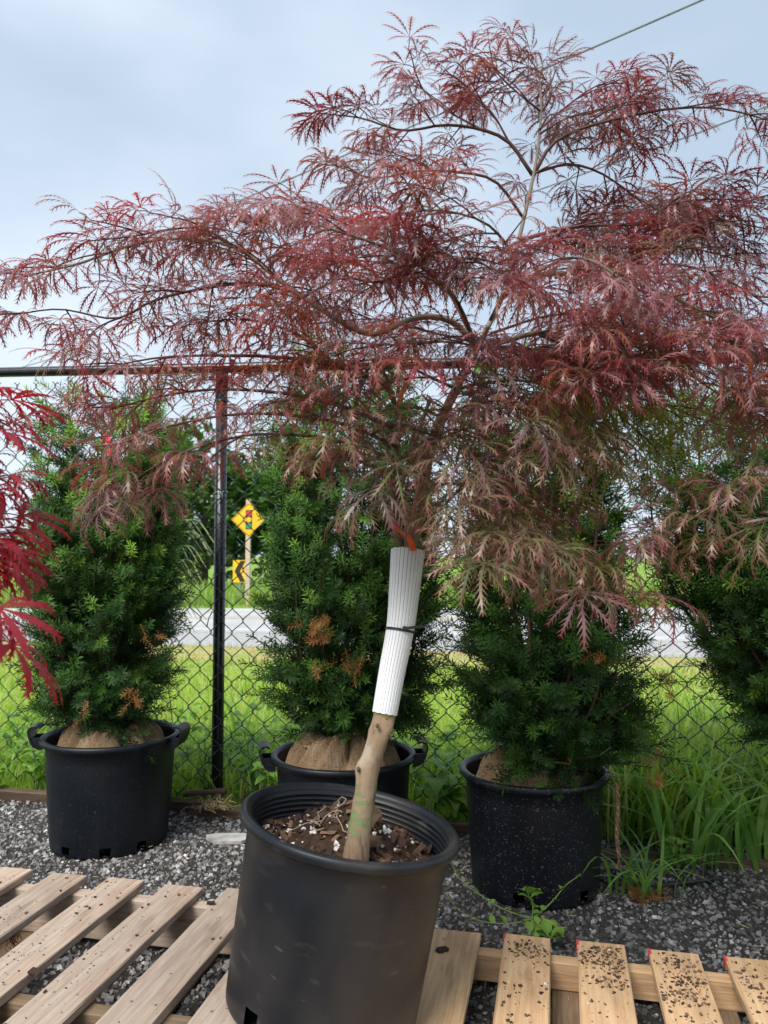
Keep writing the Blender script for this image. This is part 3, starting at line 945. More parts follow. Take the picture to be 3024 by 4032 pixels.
# ------------------------------------------------------------------ pots
def pot_profile(rt, rb, h, lip=0.02, liph=0.022, ridges=False, slot_h=0.05):
    """outer wall up, rolled lip, inner wall down"""
    ro = lambda z: rb + (rt - rb) * (z / h) ** 0.9
    P_ = [(0.001, 0.004), (rb - 0.012, 0.004), (rb - 0.004, 0.0), (rb, 0.004), (ro(0.012), 0.012), (ro(slot_h), slot_h)]
    nstart = len(P_)
    for z in np.linspace(slot_h + 0.03, h - liph - 0.004, 7): P_.append((ro(z), z))
    hl = h
    P_ += [(rt + 0.002, hl - liph - 0.001), (rt + lip * 0.75, hl - liph), (rt + lip, hl - liph * 0.8), (rt + lip, hl - liph * 0.25), (rt + lip * 0.8, hl - 0.002), (rt + lip * 0.45, hl),
           (rt - 0.001, hl - 0.003), (rt - 0.004, hl - 0.012)]
    wall = 0.004
    zz = h - 0.02
    if ridges:
        for k in range(5):
            z = h - 0.022 - 0.011 * k
            P_ += [(ro(z) - wall, z + 0.0016), (ro(z) - wall - 0.0028, z), (ro(z) - wall, z - 0.0016)]
        zz = z - 0.012
    for z in np.linspace(zz, 0.05, 6): P_.append((ro(z) - wall, z))
    return np.array(P_)


def make_pot(name, loc, rot, label, rt, rb, h, material, handles=None, ridges=False, lip=0.018, slots=(), slot_h=0.05, group="black plastic nursery pots", azs=()):
    t = empty(name, loc, label, "plant pot", group, rot)
    seg = 72
    ks = set()
    for s_ in slots: ks |= {s_ % seg, (s_ + 1) % seg}
    prof = pot_profile(rt, rb, h, lip, 0.022, ridges, slot_h)
    V, F = lathe(prof, seg, skip=lambda i, k: (i == 4 and k in ks))
    mb_ = MB(); mb_.add(V, F)
    # dark inner lining behind the slots belongs to the wall: a second skin with the same slots left open at the base
    mb_.build("shell", material, t, True)
    for a in handles or []:
        ca, sa = math.cos(a), math.sin(a)
        R0 = rt + lip - 0.004
        path = [(R0 - 0.003, -0.045), (R0 + 0.020, -0.034), (R0 + 0.034, -0.008), (R0 + 0.040, 0.018), (R0 + 0.034, 0.030), (R0 + 0.016, 0.033), (R0 + 0.008, 0.028)]
        th = 0.006; wd = 0.042
        P3 = smooth_path([(p[0], 0, p[1]) for p in path], 14)
        fr = frames(P3)
        V, F = [], []
        for p, (tt, nn, bb) in zip(P3, fr):
            out = np.array([tt[2], 0, -tt[0]])
            for sy, so in ((-1, -1), (1, -1), (1, 1), (-1, 1)):
                q = p + np.array([0, sy * wd, 0]) + out * so * th / 2
                V.append((q[0] * ca - q[1] * sa, q[0] * sa + q[1] * ca, q[2] + h))
        for i in range(len(P3) - 1):
            for k in range(4):
                a0, b0 = i * 4 + k, i * 4 + (k + 1) % 4
                F.append((a0, b0, b0 + 4, a0 + 4))
        e_ = (len(P3) - 1) * 4
        F += [(3, 2, 1, 0), (e_, e_ + 1, e_ + 2, e_ + 3)]
        hb = MB(); hb.add(V, F)
        for sy in (-wd, wd):     # the moulded webs that brace the grip
            W3 = [(R0 - 0.01, sy * 0.9, h - 0.05), (R0 + 0.022, sy * 0.9, h - 0.034), (R0 + 0.034, sy * 0.9, h - 0.005), (R0 - 0.008, sy * 0.9, h - 0.004)]
            Q = [(x * ca - y * sa, x * sa + y * ca, z) for x, y, z in W3] + [(x * ca - (y * 0.9) * sa, x * sa + (y * 0.9) * ca, z) for x, y, z in W3]
            hb.add(Q, [(0, 1, 2, 3), (7, 6, 5, 4), (0, 4, 5, 1), (1, 5, 6, 2), (2, 6, 7, 3), (3, 7, 4, 0)])
        hb.build("handle", material, t)
    return t


# front pot with the maple, tilted because the two pallets differ in height
TILT = math.radians(9.3)
POT_C = np.array([-0.126, 1.60, 0.136])
pot_main = make_pot("plant_pot", tuple(POT_C), (0, TILT, 0), "large scuffed black pot leaning on the pallets, holding the red maple", 0.206, 0.192, 0.368, M['pot_main'],
                    ridges=True, lip=0.018, slots=(45, 60, 27), slot_h=0.048)
P1 = np.array([-1.00, 2.87, 0]); P2 = np.array([-0.135, 2.62, 0]); P3_ = np.array([0.475, 2.49, 0])
make_pot("plant_pot", tuple(P1), (0, 0, 0), "matte black pot with two handles holding the leftmost yew", 0.228, 0.203, 0.385, M['pot_blue'], handles=(math.radians(-8), math.radians(188)), slots=(48, 56, 63), slot_h=0.04)
make_pot("plant_pot", tuple(P2), (0, 0, 0.3), "black handled pot with burlap standing behind the front maple pot", 0.224, 0.20, 0.378, M['pot_blue'], handles=(math.radians(-12), math.radians(172)), slots=(48, 56), slot_h=0.04)
make_pot("plant_pot", tuple(P3_), (0, 0, 0.1), "white-speckled black pot without handles on the gravel at right", 0.216, 0.196, 0.362, M['pot_speck'], slots=(47, 59, 68), slot_h=0.045)
P4 = np.array([1.56, 2.62, 0])
make_pot("plant_pot", tuple(P4), (0, 0, 0.4), "black pot of the rightmost yew, just out of sight at right", 0.224, 0.20, 0.378, M['pot_blue'])
P5 = np.array([-1.28, 1.42, 0])
make_pot("plant_pot", tuple(P5), (0, 0, 0.4), "black pot of the crimson maple, just out of sight at left", 0.20, 0.18, 0.36, M['pot_blue'])

# ------------------------------------------------------------------ potting mix in the front pot
RT = roty(TILT)


def in_pot(x, y, z):
    return POT_C + RT @ np.array([x, y, z])


TRUNK_XY = (0.0, -0.115)
def mound_z(x, y):
    r2 = (x - 0.005) ** 2 + (y - 0.03) ** 2
    return 0.298 + 0.085 * math.exp(-r2 / (2 * 0.062 ** 2)) + 0.004 * math.sin(40 * x) * math.cos(37 * y) - 0.10 * x * (1 if x < 0 else 0.6) * 0 + 0.03 * math.exp(-((x - TRUNK_XY[0]) ** 2 + (y - TRUNK_XY[1]) ** 2) / (2 * 0.07 ** 2))


pm = empty("potting_mix", tuple(in_pot(0, 0, 0.25)), "brown bark potting mix heaped around the maple trunk in the front pot", "potting mix", rot=(0, TILT, 0))
mb = MB(); V, F = [], []
nr, na = 16, 40
for i in range(nr + 1):
    r = 0.2 * i / nr
    for k in range(na):
        a = 2 * math.pi * k / na
        V.append((r * math.cos(a), r * math.sin(a), mound_z(r * math.cos(a), r * math.sin(a)) - 0.25))
for i in range(nr):
    for k in range(na):
        F.append((i * na + k, (i + 1) * na + k, (i + 1) * na + (k + 1) % na, i * na + (k + 1) % na))
mb.add(V, F); mb.build("soil_mound", M['mix'], pm, True)
rr = random.Random(4)
chipm = []
for k in range(10):
    mb = MB(); r = random.Random(70 + k)
    w_, l_, h_ = r.uniform(0.4, 0.75), 1.0, r.uniform(0.12, 0.25)
    V = [(sx * l_ / 2 * r.uniform(0.7, 1.1), sy * w_ / 2 * r.uniform(0.6, 1.1), sz * h_ / 2 + 0.12 * (sx * sx - 0.5) * r.uniform(-1, 1)) for sx in (-1, -0.2, 0.4, 1) for sy, sz in ((-1, -1), (1, -1), (1, 1), (-1, 1))]
    F = [(i * 4 + q, i * 4 + (q + 1) % 4, i * 4 + 4 + (q + 1) % 4, i * 4 + 4 + q) for i in range(3) for q in range(4)] + [(3, 2, 1, 0), (12, 13, 14, 15)]
    c_ = [(0.085, 0.048, 0.032), (0.06, 0.034, 0.025), (0.12, 0.07, 0.045), (0.045, 0.027, 0.021), (0.19, 0.115, 0.07)][k % 5]
    mb.add(V, F, c=c_); chipm.append(mb.mesh("bark_chip", M['chip']))
perlm = []
for k in range(4):
    V = np.array([[x, y, z] for x in (-1, 1) for y in (-1, 1) for z in (-1, 1)], float) * 0.5 + np.random.default_rng(k).uniform(-0.22, 0.22, (8, 3))
    mb = MB(); mb.add(V, box((0, 0, 0), (1, 1, 1))[1], c=(0.70, 0.67, 0.63)); perlm.append(mb.mesh("perlite", M['chip']))


def scatter_mix(name, meshes, n, smin, smax, up=0.3):
    k = 0
    while k < n:
        x, y = rr.uniform(-0.19, 0.19), rr.uniform(-0.19, 0.19)
        if x * x + y * y > 0.19 ** 2 or (x - TRUNK_XY[0]) ** 2 + (y - TRUNK_XY[1]) ** 2 < 0.025 ** 2: continue
        s = smin + (smax - smin) * rr.random() ** 1.7
        inst(name, meshes[k % len(meshes)], pm, (x, y, mound_z(x, y) - 0.25 + s * 0.12), (rr.gauss(0, up), rr.gauss(0, up), rr.uniform(0, 6.28)), (s, s, s))
        k += 1


scatter_mix("bark_chip", chipm, 298, 0.010, 0.034, 0.5)
scatter_mix("perlite", perlm, 240, 0.003, 0.0085)
inst("bark_chip", chipm[4], pm, (0.035, -0.03, 0.125), (1.3, -1.2, 0.5), (0.07, 0.045, 0.035))
mb = MB()
for k in range(9):
    p = np.array([-0.055 + rr.gauss(0, 0.018), -0.01 + rr.gauss(0, 0.02), 0]); pts = []
    a = rr.uniform(0, 6.28)
    for q in range(6):
        pts.append((p[0], p[1], mound_z(p[0], p[1]) - 0.25 + 0.008 + 0.010 * rr.random()))
        a += rr.uniform(-0.9, 1.1); p = p + 0.014 * np.array([math.cos(a), math.sin(a), 0])
    mb.add(*tube(smooth_path(pts, 16), 0.0012, 5), c=(0.30, 0.25, 0.18))
mb.build("dry_roots", M['col'], pm, True)

# ------------------------------------------------------------------ maple leaves
def maple_leaf_shape(seed, nl=7, width=1.0, tooth=1.0, droop=1.0, nseg=8, petiole=0.32):
    """a dissected palmate leaf, petiole base at the origin, lobes fanning along +X and hanging; lobe length about 1"""
    r = np.random.default_rng(seed)
    V, F, T = [], [], []
    angs = np.radians(np.linspace(-108, 108, nl) + r.uniform(-7, 7, nl))
    bx, bz = petiole, 0.03
    # petiole
    k0 = len(V)
    pw = 0.011
    for x, z in ((0, 0), (petiole * 0.5, 0.045), (bx, bz)):
        V += [(x, -pw, z), (x, pw, z), (x, 0, z - pw * 1.6)]; T += [0.0] * 3
    for i in range(2):
        for q in range(3):
            a, b_ = k0 + i * 3 + q, k0 + i * 3 + (q + 1) % 3
            F += [(a, b_, b_ + 3), (a, b_ + 3, a + 3)]
    for a in angs:
        Lb = (0.62 + 0.38 * math.cos(a * 0.62)) * r.uniform(0.88, 1.08)
        if abs(a) > 1.75: Lb *= 0.7
        d2 = np.array([math.cos(a), math.sin(a)])
        curl = r.uniform(-0.45, 0.45)
        dr = droop * r.uniform(0.75, 1.25)
        p = np.array([bx, 0, bz]); ang_h = a; pit = 0.22 * r.uniform(0.3, 1.4)
        pts, dirs = [p.copy()], []
        st = Lb / nseg
        for i in range(nseg):
            t = i / nseg
            pit_i = pit - dr * (0.35 * t + 1.05 * t * t)
            pit_i = max(pit_i, -1.45)
            h = ang_h + curl * t
            dv = np.array([math.cos(h) * math.cos(pit_i), math.sin(h) * math.cos(pit_i), math.sin(pit_i)])
            dirs.append(dv); p = p + dv * st; pts.append(p.copy())
        dirs.append(dirs[-1])
        idx, teeth = [], []
        for i in range(nseg + 1):
            t = i / nseg
            w = width * Lb * (0.006 + 0.020 * max(0.0, math.sin(math.pi * min(1, t * 1.02) ** 1.25))) if i < nseg else 0.0015
            h = ang_h + curl * t
            sd = np.array([-math.sin(h), math.cos(h), 0])
            l, rr_ = pts[i] + sd * w + np.array([0, 0, -w * 0.35]), pts[i] - sd * w + np.array([0, 0, -w * 0.35])
            V += [tuple(l), tuple(rr_)]; T += [t, t]; idx.append(len(V) - 2)
            if i < nseg and i >= 2:
                tl = tooth * Lb * 0.165 * (0.22 + 0.78 * math.sin(math.pi * min(1, t * 0.97) ** 1.15)) * r.uniform(0.7, 1.2)
                for s_, e_ in ((1, l), (-1, rr_)):
                    q0 = e_ - sd * s_ * w * 0.6; q1 = q0 + dirs[i] * (st * (0.30 + 0.14 * width))
                    tip = e_ + sd * s_ * tl * 0.55 + dirs[i] * (st * 0.3 + tl * 0.9) + np.array([0, 0, -tl * 0.15])
                    teeth.append((q0, q1, tip, t))
        for i in range(nseg):
            a0, a1 = idx[i], idx[i + 1]
            F += [(a0, a0 + 1, a1 + 1), (a0, a1 + 1, a1)]
        for q0, q1, tip, t in teeth:
            F.append((len(V), len(V) + 1, len(V) + 2)); V += [tuple(q0), tuple(q1), tuple(tip)]; T += [t, t, min(1, t + 0.35)]
    return np.array(V, float), np.array(F), np.array(T)


LV = [maple_leaf_shape(k, nl=(7, 7, 9, 7, 7, 9)[k % 6], width=(0.68, 0.88, 0.78, 1.05)[k % 4], droop=(0.75, 1.25, 1.6, 1.05, 1.4)[k % 5], nseg=9) for k in range(14)]
LW = [maple_leaf_shape(40 + k, nl=7, width=2.3, tooth=1.0, droop=(0.9, 1.2, 1.5)[k % 3], nseg=8, petiole=0.4) for k in range(5)]

PAL = {  # leaf blade, lobe tip
    'mauve': ((0.270, 0.150, 0.160), (0.38, 0.110, 0.118)),
    'burg': ((0.165, 0.028, 0.036), (0.22, 0.028, 0.038)),
    'red': ((0.260, 0.046, 0.050), (0.34, 0.046, 0.054)),
    'rust': ((0.235, 0.085, 0.042), (0.30, 0.066, 0.050)),
    'dusk': ((0.145, 0.105, 0.094), (0.21, 0.080, 0.078)),
    'olive': ((0.135, 0.180, 0.066), (0.29, 0.105, 0.084)),
    'olive2': ((0.165, 0.160, 0.084), (0.29, 0.100, 0.084)),
    'green': ((0.200, 0.290, 0.030), (0.24, 0.26, 0.033)),
    'crimson': ((0.300, 0.013, 0.026), (0.34, 0.013, 0.024)),
    'crimson2': ((0.30, 0.05, 0.065), (0.34, 0.016, 0.028)),
}


def leaf_cols(pal, T, f=1.0):
    a, b_ = np.array(PAL[pal][0]), np.array(PAL[pal][1])
    k = np.clip((T - 0.45) / 0.55, 0, 1)[:, None] ** 1.3
    return (a * (1 - k) + b_ * k) * f


class Tree:
    """collects wood and leaf placements in world space, then writes trunk, branches, leaf parts and remaining foliage"""
    def __init__(self, root_loc, seed):
        self.o = np.array(root_loc, float); self.rng = np.random.default_rng(seed)
        self.leaves = []          # (pos, az, pitch, roll, scale, palette, variant)
        self.twigs = MB()

    def leaf(self, p, d, size, pal, variants, spread=1.0):
        r = self.rng
        az = math.atan2(d[1], d[0]) + r.normal(0, 0.35)
        pitch = math.asin(max(-0.9, min(0.9, d[2]))) * 0.6
        self.leaves.append((np.array(p), az, -pitch + r.normal(0.02, 0.28), r.normal(0, 0.3), size * r.uniform(0.66, 1.18), pal, int(r.integers(0, len(variants)))))


def grow(tree, path, radii, colour, pal_fn, variants, twig_every=0.065, twig_len=(0.10, 0.26), leaf_size=0.095, start=0.25, gap=0.042, twig_droop=0.5, end_leaves=True, dens=1.0, rise=(-0.1, 0.38)):
    r = tree.rng
    L = np.sum(np.linalg.norm(np.diff(path, axis=0), axis=1))
    n = max(6, int(L / 0.03))
    P_ = smooth_path(path, n)
    tree.twigs.add(*tube(P_ - tree.o, np.linspace(radii[0], radii[1], n), 6), c=colour)
    T_ = np.gradient(P_, axis=0); T_ /= np.linalg.norm(T_, axis=1)[:, None]
    nt_ = int(L * (1 - start) / twig_every * dens)
    side = 1
    for q in range(nt_):
        s = start + (1 - start) * (q + r.uniform(0, 0.9)) / max(1, nt_)
        i = min(n - 1, int(s * (n - 1)))
        d = T_[i].copy()
        ang = side * math.radians(r.uniform(28, 75)); side = -side
        d = rotz(ang) @ d; d[2] = d[2] * 0.5 + r.uniform(*rise); d /= np.linalg.norm(d)
        tl = r.uniform(*twig_len) * (1.0 - 0.35 * s)
        m_ = max(3, int(tl / 0.028))
        pts = [P_[i]]; dd = d.copy(); ls = 1
        for k in range(m_):
            dd = dd + np.array([0, 0, -twig_droop * 0.16]) + r.normal(0, 0.05, 3); dd /= np.linalg.norm(dd)
            pts.append(pts[-1] + dd * (tl / m_))
        pts = np.array(pts)
        tree.twigs.add(*tube(pts - tree.o, np.linspace(0.0022, 0.0011, len(pts)), 4, False), c=np.array(colour) * 0.6 + np.array([0.09, 0.02, 0.02]) * 0.4)
        g = gap * 0.5
        cum = 0
        while g < tl:
            f = g / tl * m_; a = int(f); p = pts[min(a, m_)] + (pts[min(a + 1, m_)] - pts[min(a, m_)]) * (f - a)
            dv = pts[min(a + 1, m_)] - pts[max(0, min(a, m_ - 1))]; dv /= np.linalg.norm(dv) + 1e-9
            for sd in ((1, -1) if r.uniform() < 0.55 else (ls,)):
                ld = rotz(sd * math.radians(r.uniform(25, 70))) @ dv
                tree.leaf(p, ld, leaf_size, pal_fn(p, r), variants)
            ls = -ls; g += gap * r.uniform(0.8, 1.3)
        tree.leaf(pts[-1], dv, leaf_size * 1.05, pal_fn(pts[-1], r), variants)
    if end_leaves:
        for q in range(3):
            tree.leaf(P_[-1 - q], rotz((q - 1) * 0.6) @ T_[-1 - q], leaf_size * 1.1, pal_fn(P_[-1], r), variants)


def finish_tree(tree, root, variants, n_parts=300, material=None, foliage_name="foliage"):
    leaves = tree.leaves
    cpos = np.array([0, 0, CAM_H])
    def key(l):   # how large it shows: in view and near
        p = l[0]; dd = p[1]
        if dd < 0.2 or abs(p[0]) > 0.5 * dd: return 1e9
        return np.linalg.norm(p - cpos) / l[4]
    order = sorted(range(len(leaves)), key=lambda i: key(leaves[i]))
    parts, rest = order[:n_parts], order[n_parts:]
    cache = {}
    for i in parts:
        p, az, pit, rol, sc, pal, v = leaves[i]
        if (pal, v) not in cache:
            V, F, T = variants[v]
            mb_ = MB(); mb_.add(V, F, c=leaf_cols(pal, T)); cache[(pal, v)] = mb_.mesh("leaf", material)
        R_ = rotz(az) @ roty(pit) @ rotx(rol)
        import mathutils
        e_ = mathutils.Matrix([list(row) for row in R_]).to_euler()
        inst("leaf", cache[(pal, v)], root, tuple(p - tree.o), e_, (sc, sc, sc))
    mb_ = MB()
    for v in range(len(variants)):
        sel = [i for i in rest if leaves[i][6] == v]
        if not sel: continue
        V, F, T = variants[v]
        Rm = np.array([rotz(leaves[i][1]) @ roty(leaves[i][2]) @ rotx(leaves[i][3]) for i in sel])
        Tm = np.array([leaves[i][0] - tree.o for i in sel])
        sc = np.array([leaves[i][4] for i in sel])
        C = np.array([leaf_cols(leaves[i][5], T, tree.rng.uniform(0.82, 1.2)) for i in sel])
        batch(mb_, V, F, Rm, Tm, sc, C)
    if mb_.n:
        tag(mb_.build(foliage_name, material, root), kind='stuff')
    print("leaves", len(leaves))


# ------------------------------------------------------------------ the front maple
TB = in_pot(TRUNK_XY[0], TRUNK_XY[1], mound_z(*TRUNK_XY) - 0.02)
TB = at(770, 1842, TB[1])
trunk_root = (TB[0], TB[1], 0.0)
tree = Tree(trunk_root, 77)
maple = empty("maple_tree", trunk_root, "red laceleaf Japanese maple with pale trunk growing in the front pot", "tree")
tp = [at(768, 1862, 1.485), at(772, 1825, 1.485), at(780, 1770, 1.49), at(789, 1715, 1.495), at(797, 1660, 1.50), at(815, 1600, 1.51), at(829, 1545, 1.52), at(850, 1400, 1.54), at(880, 1200, 1.57), at(908, 1080, 1.60), at(932, 960, 1.64), at(985, 840, 1.70), at(1030, 752, 1.74)]
nT = 90
PT = smooth_path(tp, nT)
rad = np.interp(np.linspace(0, 1, nT), [0, 0.04, 0.10, 0.2, 0.28, 0.33, 0.36, 0.5, 0.7, 1.0], [0.0255, 0.0225, 0.0205, 0.0195, 0.0205, 0.0188, 0.0195, 0.0165, 0.0125, 0.0085])
V, F = tube(PT, rad, 22)
ang = np.arange(len(V)) % 22
rT = np.random.default_rng(2)
Vn = V + rT.normal(0, 0.0004, V.shape)
# knots: push the bark outwards around pruning scars
for (kx, ky, kd, am, sg_) in ((777, 1662, 1.497, 0.007, 0.011), (806, 1578, 1.505, 0.006, 0.009), (838, 1586, 1.50, 0.007, 0.010), (842, 1560, 1.51, 0.005, 0.012)):
    c = at(kx, ky, kd); dist = np.linalg.norm(Vn - c, axis=1)
    axis_pt = PT[np.argmin(np.linalg.norm(PT - c, axis=1))]
    dv = c - axis_pt; dv /= np.linalg.norm(dv)
    Vn += dv * (am * np.exp(-dist ** 2 / (2 * sg_ ** 2)))[:, None]
mb = MB(); mb.add(Vn - tree.o, F); trunk_o = mb.build("trunk", M['bark'], maple, True)
for (kx, ky, kd) in ((774, 1662, 1.482), (841, 1587, 1.488), (815, 1568, 1.487)):   # pruning scars
    c = at(kx, ky, kd); mb = MB()
    V, F = tube([c + np.array([0, 0.003, 0]), c + np.array([0, -0.004, 0.0]), c + np.array([0, -0.005, 0])], [0.004, 0.0032, 0.0005], 8); mb.add(V - tree.o, F, c=(0.11, 0.07, 0.05))
    mb.build("pruning_scar", M['col'], trunk_o, True)
# yellow lichen graft band under the guard
mb = MB(); c = [at(829, 1556, 1.519), at(831, 1544, 1.52), at(833, 1530, 1.522)]
V, F = tube(c, [0.0206, 0.0222, 0.0205], 22, False); V = V + rT.normal(0, 0.0006, V.shape); mb.add(V - tree.o, F, c=(0.20, 0.155, 0.05)); mb.build("graft_collar", M['col'], trunk_o, True)

